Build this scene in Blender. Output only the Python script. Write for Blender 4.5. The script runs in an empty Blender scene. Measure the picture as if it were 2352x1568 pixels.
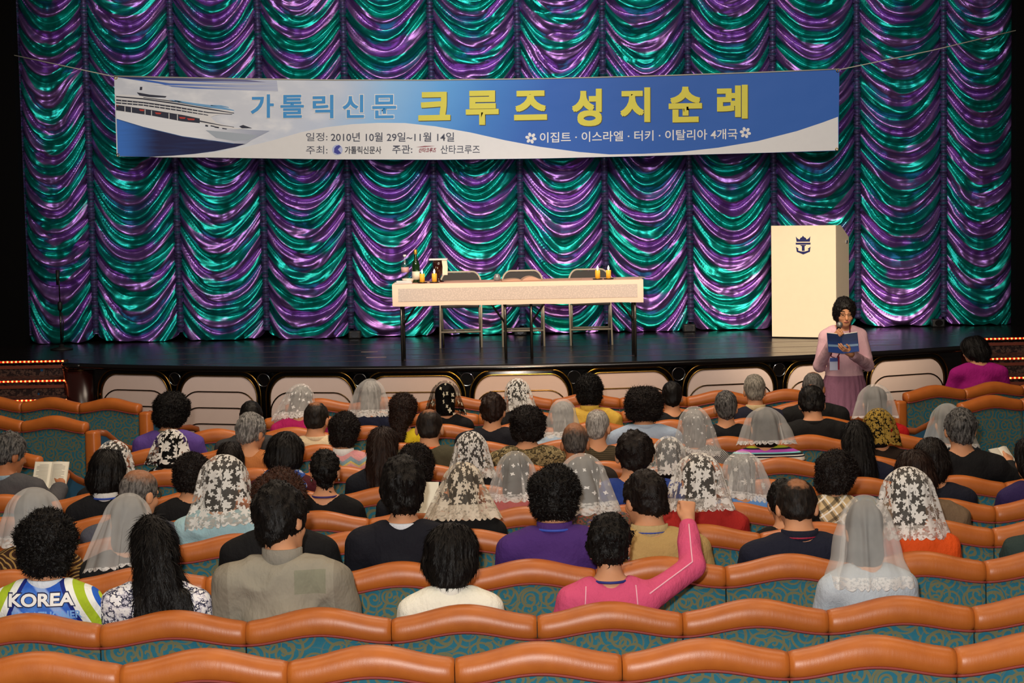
import bpy, bmesh, math, random
import numpy as np
from mathutils import Vector, Matrix, Euler
from mathutils.bvhtree import BVHTree

scn = bpy.context.scene
col = scn.collection
PI = math.pi

# ------------------------------------------------------------------ camera
CAM_Z = 2.743
FPX = 4350.0                       # focal length in pixels of the 2352 wide frame
PITCH, ROLL = math.radians(4.8), math.radians(1.15)
_fwd = Vector((0, math.cos(PITCH), -math.sin(PITCH)))
_r0 = Vector((1, 0, 0)); _u0 = _r0.cross(_fwd)
RIGHT = _r0 * math.cos(ROLL) - _u0 * math.sin(ROLL)
UP = _u0 * math.cos(ROLL) + _r0 * math.sin(ROLL)
CAM = Vector((0, 0, CAM_Z))
cam_data = bpy.data.cameras.new('camera')
cam_data.sensor_fit = 'HORIZONTAL'; cam_data.sensor_width = 36.0
cam_data.lens = FPX / 2352 * 36
cam_data.clip_start = 0.1; cam_data.clip_end = 200
cam = bpy.data.objects.new('camera', cam_data); col.objects.link(cam)
m3 = Matrix((RIGHT, UP, -_fwd)).transposed()
cam.matrix_world = Matrix.Translation(CAM) @ m3.to_4x4()
scn.camera = cam

def ray(px, py):
    return _fwd + RIGHT * ((px - 1176) / FPX) + UP * (-(py - 784) / FPX)
def P(px, py, Y):
    v = ray(px, py); return CAM + v * (Y / v.y)
def PZ(px, py, z):
    v = ray(px, py); return CAM + v * ((z - CAM_Z) / v.z)

# ------------------------------------------------------------------ world, exposure, lights
w = bpy.data.worlds.new('hall'); scn.world = w; w.use_nodes = True
w.node_tree.nodes['Background'].inputs[0].default_value = (0.9, 0.75, 0.65, 1)
w.node_tree.nodes['Background'].inputs[1].default_value = 0.06
scn.view_settings.view_transform = 'Standard'
scn.view_settings.look = 'None'
scn.view_settings.gamma = 1.0
scn.view_settings.exposure = 0.0
scn.view_settings.use_curve_mapping = False
try:
    scn.cycles.transparent_max_bounces = 24
    scn.cycles.max_bounces = 6
    scn.cycles.use_denoising = True
except Exception:
    pass

def lamp(name, kind, loc, aim, energy, color=(1, 1, 1), size=0.3, spot=None, blend=0.5, size_y=None):
    d = bpy.data.lights.new(name, kind); d.energy = energy; d.color = color
    if kind == 'AREA':
        d.size = size
        if size_y: d.shape = 'RECTANGLE'; d.size_y = size_y
    else: d.shadow_soft_size = size
    if spot: d.spot_size = math.radians(spot); d.spot_blend = blend
    o = bpy.data.objects.new(name, d); col.objects.link(o)
    o.location = loc
    o.rotation_euler = (Vector(aim) - Vector(loc)).to_track_quat('-Z', 'Y').to_euler()
    return o
WARM = (1.0, 0.78, 0.56)
# camera flash, just above and left of the lens
lamp('camera_flash', 'SPOT', (-0.10, 0.05, CAM_Z + 0.22), (0, 12, 1.0), 1500, (1.0, 0.96, 0.90), 0.05, 62, 0.5)
# house downlights over the seats
for hx, hy in ((-3.0, 4.5), (2.6, 4.5), (0, 8.0), (-3.6, 11.0), (3.6, 11.0), (0, 13.5)):
    lamp('house_and_fill_light', 'AREA', (hx, hy, 6.6), (hx, hy + 0.4, 0), 85, WARM, 2.6)
# front-of-house stage spots
lamp('stage_spot', 'SPOT', (-2.6, 8.0, 6.4), (-2.2, 21.0, 3.0), 1550, (0.92, 0.94, 1.0), 0.2, 36, 0.7)
lamp('stage_spot', 'SPOT', (2.6, 8.0, 6.4), (2.2, 21.0, 3.0), 1550, (0.92, 0.94, 1.0), 0.2, 36, 0.7)
lamp('stage_spot', 'SPOT', (0.4, 9.0, 5.6), (0.2, 19.6, 1.3), 2000, (1.0, 0.62, 0.36), 0.2, 22, 0.9)
lamp('stage_spot', 'SPOT', (1.6, 9.0, 5.6), (3.0, 18.9, 1.55), 4300, (1.0, 0.80, 0.56), 0.2, 17, 0.8)
# fill lamp added over the front rows to brighten the stage front panels
lamp('house_and_fill_light', 'AREA', (0, 14.6, 6.8), (0, 17.6, 0.6), 210, (1.0, 0.84, 0.68), 3.0)

# ------------------------------------------------------------------ object helpers
def link(o, parent=None):
    col.objects.link(o)
    if parent is not None: o.parent = parent
    return o
def tag(o, label=None, cat=None, group=None, kind=None):
    if label: o['label'] = label
    if cat: o['category'] = cat
    if group: o['group'] = group
    if kind: o['kind'] = kind
    return o
def thing(name, label, cat, loc=(0, 0, 0), rotz=0, group=None):
    o = bpy.data.objects.new(name, None); o.empty_display_size = 0.1
    o.location = loc; o.rotation_euler = (0, 0, rotz)
    link(o); return tag(o, label, cat, group)
def mesh_from(name, V, F, smooth=True):
    me = bpy.data.meshes.new(name)
    me.from_pydata([tuple(v) for v in V], [], [tuple(f) for f in F])
    if smooth: me.polygons.foreach_set('use_smooth', [True] * len(me.polygons))
    me.update(); return me
def mesh_np(name, V, Q):
    """fast quad mesh from numpy"""
    me = bpy.data.meshes.new(name)
    n, q = len(V), len(Q)
    me.vertices.add(n); me.vertices.foreach_set('co', V.astype(np.float32).ravel())
    me.loops.add(q * 4); me.loops.foreach_set('vertex_index', Q.astype(np.int32).ravel())
    me.polygons.add(q)
    me.polygons.foreach_set('loop_start', np.arange(0, q * 4, 4, dtype=np.int32))
    me.polygons.foreach_set('use_smooth', np.ones(q, dtype=bool))
    me.update(calc_edges=True); me.validate()
    return me
def obj(name, me, mat=None, parent=None, loc=None, rot=None):
    o = bpy.data.objects.new(name, me); link(o, parent)
    if loc is not None: o.location = loc
    if rot is not None: o.rotation_euler = rot
    if mat is not None:
        if len(me.materials) == 0: me.materials.append(mat)
        elif me.materials[0] != mat:
            o.material_slots[0].link = 'OBJECT'; o.material_slots[0].material = mat
    return o
class MB:
    """collects simple shapes into one mesh"""
    def __init__(s): s.V = []; s.F = []
    def add(s, V, F):
        n = len(s.V); s.V += [tuple(v) for v in V]; s.F += [tuple(i + n for i in f) for f in F]; return s
    def box(s, lo, hi, b=0.0):
        x0, y0, z0 = lo; x1, y1, z1 = hi
        if b <= 0:
            V = [(x, y, z) for z in (z0, z1) for y in (y0, y1) for x in (x0, x1)]
            F = [(0, 2, 3, 1), (4, 5, 7, 6), (0, 1, 5, 4), (2, 6, 7, 3), (0, 4, 6, 2), (1, 3, 7, 5)]
            return s.add(V, F)
        bm = bmesh.new(); bmesh.ops.create_cube(bm, size=1)
        for v in bm.verts: v.co = Vector(((x0 + x1) / 2 + v.co.x * (x1 - x0), (y0 + y1) / 2 + v.co.y * (y1 - y0), (z0 + z1) / 2 + v.co.z * (z1 - z0)))
        bmesh.ops.bevel(bm, geom=bm.edges[:], offset=b, segments=2, affect='EDGES', profile=0.5)
        bm.verts.index_update()
        s.add([v.co[:] for v in bm.verts], [[v.index for v in f.verts] for f in bm.faces]); bm.free(); return s
    def tube(s, pts, r, n=8, closed=False, cap=True):
        pts = [Vector(p) for p in pts]; N = len(pts)
        rs = r if isinstance(r, (list, tuple)) else [r] * N
        V = []; F = []; prev = None
        for i, p in enumerate(pts):
            if closed: t = pts[(i + 1) % N] - pts[i - 1]
            else: t = pts[min(i + 1, N - 1)] - pts[max(i - 1, 0)]
            t.normalize()
            if prev is None:
                a = Vector((0, 0, 1)) if abs(t.z) < 0.9 else Vector((1, 0, 0))
                u = t.cross(a).normalized()
            else:
                u = (prev - t * prev.dot(t)).normalized()
            prev = u; v = t.cross(u)
            for k in range(n):
                an = 2 * PI * k / n
                V.append(p + (u * math.cos(an) + v * math.sin(an)) * rs[i])
        M = N if closed else N - 1
        for i in range(M):
            for k in range(n):
                a = i * n + k; b = i * n + (k + 1) % n; j = ((i + 1) % N) * n
                F.append((a, b, j + (k + 1) % n, j + k))
        if cap and not closed:
            F.append(tuple(range(n - 1, -1, -1))); F.append(tuple((N - 1) * n + k for k in range(n)))
        return s.add(V, F)
    def lathe(s, prof, n=20, c=(0, 0, 0)):
        V = []; F = []
        for r, z in prof:
            for k in range(n):
                a = 2 * PI * k / n; V.append((c[0] + r * math.cos(a), c[1] + r * math.sin(a), c[2] + z))
        m = len(prof)
        for i in range(m - 1):
            for k in range(n):
                F.append((i * n + k, i * n + (k + 1) % n, (i + 1) * n + (k + 1) % n, (i + 1) * n + k))
        F.append(tuple(range(n - 1, -1, -1))); F.append(tuple((m - 1) * n + k for k in range(n)))
        return s.add(V, F)
    def prism(s, poly, f0, f1):
        """poly of (a,b); f0/f1 map (a,b) to the two caps"""
        n = len(poly)
        V = [f0(*p) for p in poly] + [f1(*p) for p in poly]
        F = [tuple(range(n)), tuple(range(2 * n - 1, n - 1, -1))]
        for i in range(n): F.append((i, i + n, (i + 1) % n + n, (i + 1) % n))
        return s.add(V, F)
    def mesh(s, name, smooth=False):
        me = mesh_from(name, s.V, s.F, smooth); return me
    def build(s, name, mat, parent=None, smooth=False, loc=None, rot=None):
        return obj(name, s.mesh(name, smooth), mat, parent, loc, rot)

# ------------------------------------------------------------------ noise, signed distance fields
def _hash(x, y, z, seed):
    with np.errstate(over='ignore'):
        h = (x.astype(np.uint32) * np.uint32(374761393)) ^ (y.astype(np.uint32) * np.uint32(668265263)) ^ (z.astype(np.uint32) * np.uint32(2246822519)) ^ np.uint32((seed * 3266489917) & 0xffffffff)
        h = (h ^ (h >> np.uint32(13))) * np.uint32(1274126177)
        h = h ^ (h >> np.uint32(16))
    return h.astype(np.float64) / 4294967295.0
def vnoise(x, y, z, seed=0):
    x, y, z = np.broadcast_arrays(np.asarray(x, float), np.asarray(y, float), np.asarray(z, float))
    xi, yi, zi = np.floor(x).astype(np.int64), np.floor(y).astype(np.int64), np.floor(z).astype(np.int64)
    fx, fy, fz = x - xi, y - yi, z - zi
    fx, fy, fz = [t * t * (3 - 2 * t) for t in (fx, fy, fz)]
    r = 0
    for dx in (0, 1):
        for dy in (0, 1):
            for dz in (0, 1):
                wgt = (fx if dx else 1 - fx) * (fy if dy else 1 - fy) * (fz if dz else 1 - fz)
                r = r + wgt * _hash(xi + dx, yi + dy, zi + dz, seed)
    return r * 2 - 1

def cap(a, b, ra, rb=None):
    a, b = np.array(a, float), np.array(b, float); rb = ra if rb is None else rb
    ba = b - a; bb = max(ba @ ba, 1e-9); R = max(ra, rb)
    def f(x, y, z):
        px, py, pz = x - a[0], y - a[1], z - a[2]
        h = np.clip((px * ba[0] + py * ba[1] + pz * ba[2]) / bb, 0, 1)
        return np.sqrt((px - ba[0] * h) ** 2 + (py - ba[1] * h) ** 2 + (pz - ba[2] * h) ** 2) - (ra + (rb - ra) * h)
    return f, np.minimum(a, b) - R, np.maximum(a, b) + R
def ell(c, r, R=None):
    c, r = np.array(c, float), np.array(r, float)
    M = np.eye(3) if R is None else np.array(R, float)
    m = max(r)
    def f(x, y, z):
        px, py, pz = x - c[0], y - c[1], z - c[2]
        qx = M[0, 0] * px + M[1, 0] * py + M[2, 0] * pz
        qy = M[0, 1] * px + M[1, 1] * py + M[2, 1] * pz
        qz = M[0, 2] * px + M[1, 2] * py + M[2, 2] * pz
        k0 = np.sqrt((qx / r[0]) ** 2 + (qy / r[1]) ** 2 + (qz / r[2]) ** 2)
        k1 = np.sqrt((qx / r[0] ** 2) ** 2 + (qy / r[1] ** 2) ** 2 + (qz / r[2] ** 2) ** 2) + 1e-6
        return k0 * (k0 - 1) / k1
    return f, c - m, c + m
class Field:
    def __init__(s, lo, hi, h):
        s.h = h; s.lo = np.array(lo, float); s.ax = [np.arange(lo[i], hi[i] + h, h) for i in range(3)]
        s.D = np.full([len(a) for a in s.ax], 1.0)
    def _sub(s, lo, hi):
        sl = []
        for i in range(3):
            a = np.searchsorted(s.ax[i], lo[i]); b = np.searchsorted(s.ax[i], hi[i])
            sl.append(slice(max(a - 1, 0), min(b + 1, len(s.ax[i]))))
        return tuple(sl)
    def _xyz(s, sl):
        return (s.ax[0][sl[0]][:, None, None], s.ax[1][sl[1]][None, :, None], s.ax[2][sl[2]][None, None, :])
    def add(s, prim, k=0.02, inflate=0.0):
        f, lo, hi = prim; m = inflate + k + 0.04
        sl = s._sub(lo - m, hi + m)
        if any(q.stop <= q.start for q in sl): return s
        d = f(*s._xyz(sl)) - inflate
        a = s.D[sl]
        if k > 0:
            hh = np.maximum(k - np.abs(a - d), 0) / k
            s.D[sl] = np.minimum(a, d) - hh * hh * k * 0.25
        else: s.D[sl] = np.minimum(a, d)
        return s
    def cut(s, prim, k=0.01):
        f, lo, hi = prim; sl = s._sub(lo - 0.03, hi + 0.03)
        if any(q.stop <= q.start for q in sl): return s
        d = -f(*s._xyz(sl)); a = s.D[sl]
        hh = np.maximum(k - np.abs(a - d), 0) / k
        s.D[sl] = np.maximum(a, d) + hh * hh * k * 0.25
        return s
    def keep(s, fn):
        """intersect with fn(x,y,z) <= 0"""
        s.D = np.maximum(s.D, fn(s.ax[0][:, None, None], s.ax[1][None, :, None], s.ax[2][None, None, :])); return s
    def warp(s, fn):
        s.D = s.D + fn(s.ax[0][:, None, None], s.ax[1][None, :, None], s.ax[2][None, None, :]) * (np.abs(s.D) < 0.08); return s
    def mesh(s, name):
        D = s.D; D[0] = D[-1] = 1; D[:, 0] = D[:, -1] = 1; D[:, :, 0] = D[:, :, -1] = 1
        S = D < 0; nx, ny, nz = D.shape
        c = np.zeros((nx - 1, ny - 1, nz - 1), np.int8)
        for dx in (0, 1):
            for dy in (0, 1):
                for dz in (0, 1): c += S[dx:nx - 1 + dx, dy:ny - 1 + dy, dz:nz - 1 + dz]
        act = (c > 0) & (c < 8); I = np.argwhere(act)
        idx = np.full(act.shape, -1, np.int64); idx[act] = np.arange(len(I))
        acc = np.zeros((len(I), 3)); cnt = np.zeros(len(I))
        co = [(0, 0, 0), (1, 0, 0), (0, 1, 0), (1, 1, 0), (0, 0, 1), (1, 0, 1), (0, 1, 1), (1, 1, 1)]
        val = [D[I[:, 0] + a, I[:, 1] + b, I[:, 2] + e] for a, b, e in co]
        for i in range(8):
            for ax in range(3):
                if co[i][ax] == 1: continue
                j = i + (1, 2, 4)[ax]
                va, vb = val[i], val[j]; m = (va < 0) != (vb < 0)
                t = np.where(m, va / np.where(m, va - vb, 1), 0)
                p = np.array(co[i], float)[None, :].repeat(len(I), 0); p[:, ax] += t
                acc[m] += p[m]; cnt[m] += 1
        V = (I + acc / cnt[:, None]) * s.h + s.lo
        Q = []
        for ax in range(3):
            o1, o2 = [(1, 2), (2, 0), (0, 1)][ax]
            A = np.moveaxis(S, ax, 0)
            ch = A[:-1] != A[1:]; ch = np.moveaxis(ch, 0, ax)
            E = np.argwhere(ch)
            E = E[(E[:, o1] > 0) & (E[:, o2] > 0) & (E[:, o1] < D.shape[o1] - 1) & (E[:, o2] < D.shape[o2] - 1)]
            def cell(d1, d2):
                e = E.copy(); e[:, o1] += d1; e[:, o2] += d2; return idx[e[:, 0], e[:, 1], e[:, 2]]
            q = np.stack([cell(-1, -1), cell(0, -1), cell(0, 0), cell(-1, 0)], 1)
            fl = ~S[E[:, 0], E[:, 1], E[:, 2]]
            q[fl] = q[fl][:, ::-1]
            Q.append(q)
        Q = np.concatenate(Q); Q = Q[(Q >= 0).all(1)]
        return mesh_np(name, V, Q)
# ------------------------------------------------------------------ materials
def lin(c):
    if isinstance(c, str):
        c = c.lstrip('#'); c = [int(c[i:i + 2], 16) / 255 for i in (0, 2, 4)]
    return tuple((v / 12.92 if v <= 0.04045 else ((v + 0.055) / 1.055) ** 2.4) for v in c[:3]) + (1.0,)
class NT:
    """small node-tree helper"""
    def __init__(s, name):
        s.m = bpy.data.materials.new(name); s.m.use_nodes = True
        s.t = s.m.node_tree; s.t.nodes.clear()
        s.out = s.t.nodes.new('ShaderNodeOutputMaterial')
    def n(s, kind, **kw):
        nd = s.t.nodes.new('ShaderNode' + kind)
        ins = kw.pop('ins', {})
        for k, v in kw.items(): setattr(nd, k, v)
        for k, v in ins.items(): s.set(nd.inputs[k], v)
        return nd
    def set(s, sock, v):
        if isinstance(v, bpy.types.NodeSocket): s.t.links.new(v, sock)
        elif isinstance(v, bpy.types.Node): s.t.links.new(v.outputs[0], sock)
        else:
            try: sock.default_value = v
            except Exception:
                sock.default_value = (v, v, v, 1) if not hasattr(v, '__len__') else tuple(v)[:3]
    def math(s, op, a, b=None, c=None, clamp=False):
        nd = s.n('Math', operation=op, use_clamp=clamp)
        s.set(nd.inputs[0], a)
        if b is not None: s.set(nd.inputs[1], b)
        if c is not None: s.set(nd.inputs[2], c)
        return nd.outputs[0]
    def mix(s, f, a, b, blend='MIX'):
        nd = s.n('Mix', data_type='RGBA', blend_type=blend)
        s.set(nd.inputs[0], f); s.set(nd.inputs[6], a); s.set(nd.inputs[7], b); return nd.outputs[2]
    def obj(s): return s.n('TexCoord').outputs['Object']
    def uv(s): return s.n('TexCoord').outputs['UV']
    def sep(s, v):
        nd = s.n('SeparateXYZ'); s.set(nd.inputs[0], v); return nd.outputs
    def comb(s, x=0.0, y=0.0, z=0.0):
        nd = s.n('CombineXYZ'); s.set(nd.inputs[0], x); s.set(nd.inputs[1], y); s.set(nd.inputs[2], z); return nd.outputs[0]
    def noise(s, v, scale, detail=2, rough=0.5):
        nd = s.n('TexNoise'); s.set(nd.inputs['Vector'], v); nd.inputs['Scale'].default_value = scale
        nd.inputs['Detail'].default_value = detail; nd.inputs['Roughness'].default_value = rough; return nd.outputs[0]
    def vmul(s, v, k):
        nd = s.n('VectorMath', operation='MULTIPLY'); s.set(nd.inputs[0], v); nd.inputs[1].default_value = k; return nd.outputs[0]
    def vadd(s, v, k):
        nd = s.n('VectorMath', operation='ADD'); s.set(nd.inputs[0], v); s.set(nd.inputs[1], k); return nd.outputs[0]
    def ramp(s, f, stops, interp='LINEAR'):
        nd = s.n('ValToRGB'); nd.color_ramp.interpolation = interp; e = nd.color_ramp.elements
        while len(e) > 1: e.remove(e[-1])
        for i, (p, c) in enumerate(stops):
            el = e[0] if i == 0 else e.new(p)
            el.position = p; el.color = c if len(c) == 4 else lin(c)
        s.set(nd.inputs[0], f); return nd.outputs[0]
    def smooth(s, v, a, b):
        nd = s.n('MapRange', interpolation_type='SMOOTHSTEP'); s.set(nd.inputs[0], v)
        nd.inputs[1].default_value = a; nd.inputs[2].default_value = b; return nd.outputs[0]
    def bump(s, h, strength=0.3, dist=0.01):
        nd = s.n('Bump'); nd.inputs['Strength'].default_value = strength; nd.inputs['Distance'].default_value = dist
        s.set(nd.inputs['Height'], h); return nd.outputs[0]
    def bsdf(s, color, rough=0.7, metal=0.0, spec=0.5, normal=None, **kw):
        b = s.n('BsdfPrincipled'); s.set(b.inputs['Base Color'], color); s.set(b.inputs['Roughness'], rough)
        s.set(b.inputs['Metallic'], metal); b.inputs['Specular IOR Level'].default_value = spec
        if normal is not None: s.set(b.inputs['Normal'], normal)
        for k, v in kw.items(): s.set(b.inputs[k.replace('_', ' ')], v)
        return b
    def done(s, sh):
        s.t.links.new(sh.outputs[0] if isinstance(sh, bpy.types.Node) else sh, s.out.inputs[0]); return s.m
_plain = {}
def plain(name, c, rough=0.6, metal=0.0, spec=0.4, bump=None, **kw):
    key = (name, str(c), rough, metal)
    if key in _plain: return _plain[key]
    t = NT(name); c = lin(c) if (isinstance(c, str)) else tuple(c) + ((1.0,) if len(c) == 3 else ())
    ob = t.obj(); nz = t.noise(ob, 14, 3)
    cc = t.mix(t.math('MULTIPLY', nz, 0.22), c, (c[0] * 0.7, c[1] * 0.7, c[2] * 0.7, 1))
    nrm = t.bump(t.noise(ob, bump[0], 3), bump[1], bump[2]) if bump else None
    _plain[key] = t.done(t.bsdf(cc, rough, metal, spec, nrm, **kw)); return _plain[key]
def emitter(name, c, e):
    t = NT(name); em = t.n('Emission'); em.inputs[0].default_value = lin(c); em.inputs[1].default_value = e; return t.done(em)

# upholstery
def leather_mat():
    t = NT('orange_leather'); ob = t.obj()
    big = t.noise(ob, 9, 3); fine = t.noise(ob, 320, 2)
    c = t.ramp(big, [(0.25, '#ab5a20'), (0.75, '#bf6a28')])
    cre = t.noise(t.vmul(ob, (60, 12, 12)), 1.0, 4, 0.65)
    h = t.math('ADD', t.math('MULTIPLY', fine, 0.25), cre)
    return t.done(t.bsdf(c, 0.40, 0, 0.5, t.bump(h, 0.16, 0.004)))
LEATHER = leather_mat()
def scroll_mat():
    t = NT('teal_scroll_fabric'); ob = t.obj(); s = t.sep(ob)
    rnd = t.n('ObjectInfo').outputs['Random']
    v = t.comb(t.math('ADD', s[0], t.math('MULTIPLY', rnd, 7.3)), t.math('ADD', s[2], t.math('MULTIPLY', rnd, 3.1)), 0.0)
    SC = 8.6
    masks = None
    for k, (off, sc, turns) in enumerate((((0, 0, 0), SC, 29.0), ((3.7, 1.3, 0), SC * 1.3, -38.0))):
        vv = t.vadd(v, off)
        vo = t.n('TexVoronoi', voronoi_dimensions='2D'); t.set(vo.inputs['Vector'], vv)
        vo.inputs['Scale'].default_value = sc; vo.inputs['Randomness'].default_value = 0.75
        d = t.n('VectorMath', operation='SUBTRACT'); t.set(d.inputs[0], vv); t.set(d.inputs[1], vo.outputs['Position'])
        q = t.sep(d.outputs[0])
        ang = t.math('ARCTAN2', q[1], q[0])
        ln = t.n('VectorMath', operation='LENGTH'); t.set(ln.inputs[0], d.outputs[0])
        r = ln.outputs['Value']
        ph = t.math('ADD', t.math('DIVIDE', ang, 2 * PI), t.math('MULTIPLY', r, turns))
        fr = t.math('ABSOLUTE', t.math('SUBTRACT', t.math('FRACT', ph), 0.5))
        line = t.smooth(fr, 0.20, 0.13)
        line = t.math('MULTIPLY', line, t.smooth(r, 0.075, 0.060))
        masks = line if masks is None else t.math('MAXIMUM', masks, line)
    nz = t.noise(ob, 40, 2)
    base = t.mix(nz, lin('#266478'), lin('#2f7488'))
    c = t.mix(masks, base, lin('#6f6e52'))
    weave = t.noise(ob, 500, 1)
    return t.done(t.bsdf(c, 0.85, 0, 0.2, t.bump(weave, 0.3, 0.003)))
SCROLL = scroll_mat()
PIPING = plain('red_piping', '#8a3630', 0.6)
BLUE_SIDE = plain('blue_side_fabric', '#1d4a66', 0.9)
WOODARM = plain('polished_armrest_wood', '#8c4a22', 0.35)
METAL_DARK = plain('dark_metal', '#2a2a2c', 0.4, 0.9)
# stage
def stage_mat():
    t = NT('black_gloss_stage_floor'); ob = t.obj()
    n = t.noise(t.vmul(ob, (1.2, 6, 1)), 2.0, 4)
    c = t.ramp(n, [(0.3, '#100d0d'), (0.75, '#1e1818')])
    return t.done(t.bsdf(c, t.math('MULTIPLY_ADD', n, 0.16, 0.17), 0, 0.32, t.bump(t.noise(ob, 9, 3), 0.03, 0.01)))
STAGE = stage_mat()
BLACK = plain('black_paint', '#0d0b0b', 0.55)
BLACK_GLOSS = plain('black_gloss', '#0c0a0a', 0.15, 0, 0.6)
BLACK_DRAPE = plain('black_masking_cloth', '#070606', 0.95, 0, 0.1)
QUILT = plain('cream_padding', '#d3bcb0', 0.75, 0, 0.3, (60, 0.1, 0.004))
BRASS = plain('brass_tube', '#b08a3c', 0.22, 1.0)
BRASS_DARK = plain('dark_brass_tube', '#4a3820', 0.25, 1.0)
MIRROR_DARK = plain('smoked_mirror_band', '#23211f', 0.08, 0.9)
CHROME = plain('chrome', '#c8ccd2', 0.12, 1.0)
PILLAR = plain('dark_brown_lacquer', '#2b0f0c', 0.25, 0, 0.5)
def carpet_mat():
    t = NT('patterned_carpet'); ob = t.obj()
    n = t.noise(ob, 22, 4, 0.7); v = t.n('TexVoronoi'); t.set(v.inputs['Vector'], ob); v.inputs['Scale'].default_value = 5
    c = t.ramp(n, [(0.35, '#2c2222'), (0.5, '#57423a'), (0.62, '#3b2f2c'), (0.75, '#6b4c3c')], 'CONSTANT')
    c = t.mix(t.smooth(v.outputs['Distance'], 0.09, 0.06), c, lin('#1c4a70'))
    return t.done(t.bsdf(c, 0.95, 0, 0.1, t.bump(n, 0.4, 0.01)))
CARPET = carpet_mat()
STEP_WOOD = plain('step_nosing_wood', '#63301f', 0.5)

# curtain satin: UV = (across, fabric height)
def curtain_mat():
    t = NT('iridescent_satin'); uv = t.uv(); s = t.sep(uv)
    wob = t.noise(t.vmul(uv, (1.6, 4.5, 1)), 1.0, 2)
    ph = t.math('ADD', t.math('MULTIPLY', s[1], 3.2), t.math('MULTIPLY', wob, 1.1))
    wave = t.math('SINE', t.math('MULTIPLY', ph, 2 * PI))
    f = t.smooth(wave, -0.22, 0.22)
    fine = t.noise(t.vmul(uv, (7, 60, 1)), 1.0, 3)
    teal = t.mix(fine, lin('#067f7a'), lin('#1ea79c'))
    pur = t.mix(fine, lin('#7f569f'), lin('#9a74b4'))
    c = t.mix(f, teal, pur)
    sp = t.n('TexVoronoi'); t.set(sp.inputs['Vector'], t.vmul(uv, (1, 1, 1))); sp.inputs['Scale'].default_value = 170
    spark = t.smooth(sp.outputs['Distance'], 0.13, 0.08)
    c = t.mix(t.math('MULTIPLY', spark, 0.35), c, (0.8, 0.95, 1, 1))
    wr = t.noise(t.vmul(uv, (3.5, 22, 1)), 1.0, 3, 0.55)
    b = t.bsdf(c, 0.37, 0.88, 0.5, t.bump(wr, 0.28, 0.03))
    return t.done(b)
SATIN = curtain_mat()
def tape_mat():
    t = NT('ruched_tape'); ob = t.obj(); s = t.sep(ob)
    st = t.math('FRACT', t.math('MULTIPLY', s[2], 22))
    n = t.noise(t.vmul(ob, (6, 6, 40)), 1.0, 2)
    c = t.ramp(n, [(0.35, '#1a5562'), (0.48, '#5d5084'), (0.6, '#302c48'), (0.7, '#70628e')])
    return t.done(t.bsdf(c, 0.45, 0.6, 0.5, t.bump(st, 0.6, 0.02)))
TAPE = tape_mat()

# skin and hair
def skin_mat(name, c, c2):
    t = NT(name); ob = t.obj(); n = t.noise(ob, 18, 3)
    col_ = t.mix(n, lin(c), lin(c2))
    b = t.bsdf(col_, 0.5, 0, 0.35); b.inputs['Subsurface Weight'].default_value = 0.08
    b.inputs['Subsurface Radius'].default_value = (0.01, 0.004, 0.002); b.inputs['Subsurface Scale'].default_value = 0.5
    return t.done(b)
SKIN = skin_mat('skin', '#d49a74', '#c58862')
SKIN_DARK = skin_mat('tanned_skin', '#b5754e', '#a3653f')
SKIN_PALE = skin_mat('pale_skin', '#e6b894', '#d9a37c')
_hair = {}
def hair_mat(c1, c2=None, bald=None, rough=0.5):
    """bald = (y, z, radius): a patch round that crown point thins to the scalp"""
    key = (c1, c2, bald, rough)
    if key in _hair: return _hair[key]
    t = NT('hair'); ob = t.obj()
    n = t.noise(t.vmul(ob, (1, 1, 0.25)), 90, 3, 0.7)
    cc = t.mix(t.smooth(n, 0.35, 0.65), lin(c1), lin(c2 or c1))
    if bald:
        d = t.n('VectorMath', operation='DISTANCE'); t.set(d.inputs[0], ob); d.inputs[1].default_value = (0.0, bald[0], bald[1])
        dn = t.math('ADD', d.outputs['Value'], t.math('MULTIPLY', t.math('SUBTRACT', t.noise(ob, 60, 3), 0.5), 0.05))
        cc = t.mix(t.math('MULTIPLY', t.smooth(dn, bald[2], bald[2] * 0.4), 0.75), cc, lin('#a8704c'))
    _hair[key] = t.done(t.bsdf(cc, rough, 0, 0.18, t.bump(n, 0.5, 0.006))); return _hair[key]

# garments
_cloth = {}
def cloth(c, rough=0.85, weave=240):
    key = (c, rough, weave)
    if key in _cloth: return _cloth[key]
    t = NT('cloth'); ob = t.obj()
    fold = t.noise(t.vmul(ob, (9, 9, 5)), 1.0, 4, 0.6); wv = t.noise(ob, weave, 1)
    cc = t.mix(t.math('MULTIPLY', t.noise(ob, 30, 3), 0.25), lin(c), [v * 0.7 for v in lin(c)[:3]] + [1])
    h = t.math('ADD', t.math('MULTIPLY', fold, 1.0), t.math('MULTIPLY', wv, 0.05))
    _cloth[key] = t.done(t.bsdf(cc, rough, 0, 0.25, t.bump(h, 0.5, 0.05))); return _cloth[key]
def pattern(name, fn, rough=0.85):
    t = NT(name); ob = t.obj(); c = fn(t, ob)
    fold = t.noise(t.vmul(ob, (9, 9, 5)), 1.0, 4, 0.6)
    return t.done(t.bsdf(c, rough, 0, 0.25, t.bump(fold, 0.5, 0.05)))
def p_stripes(t, ob):
    z = t.sep(ob)[2]
    return t.ramp(t.math('FRACT', t.math('MULTIPLY', t.math('SUBTRACT', z, 1.02), 7.0)),
        [(0, '#e9dfd2'), (0.16, '#1b1c28'), (0.22, '#e9e4da'), (0.27, '#20222c'), (0.36, '#7fd0d8'), (0.42, '#b552b8'), (0.55, '#22232c'), (0.62, '#a8b02a'), (0.72, '#e9e4da'), (0.8, '#30313c'), (0.86, '#dcdcd8'), (0.92, '#30313c')], 'CONSTANT')
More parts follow.
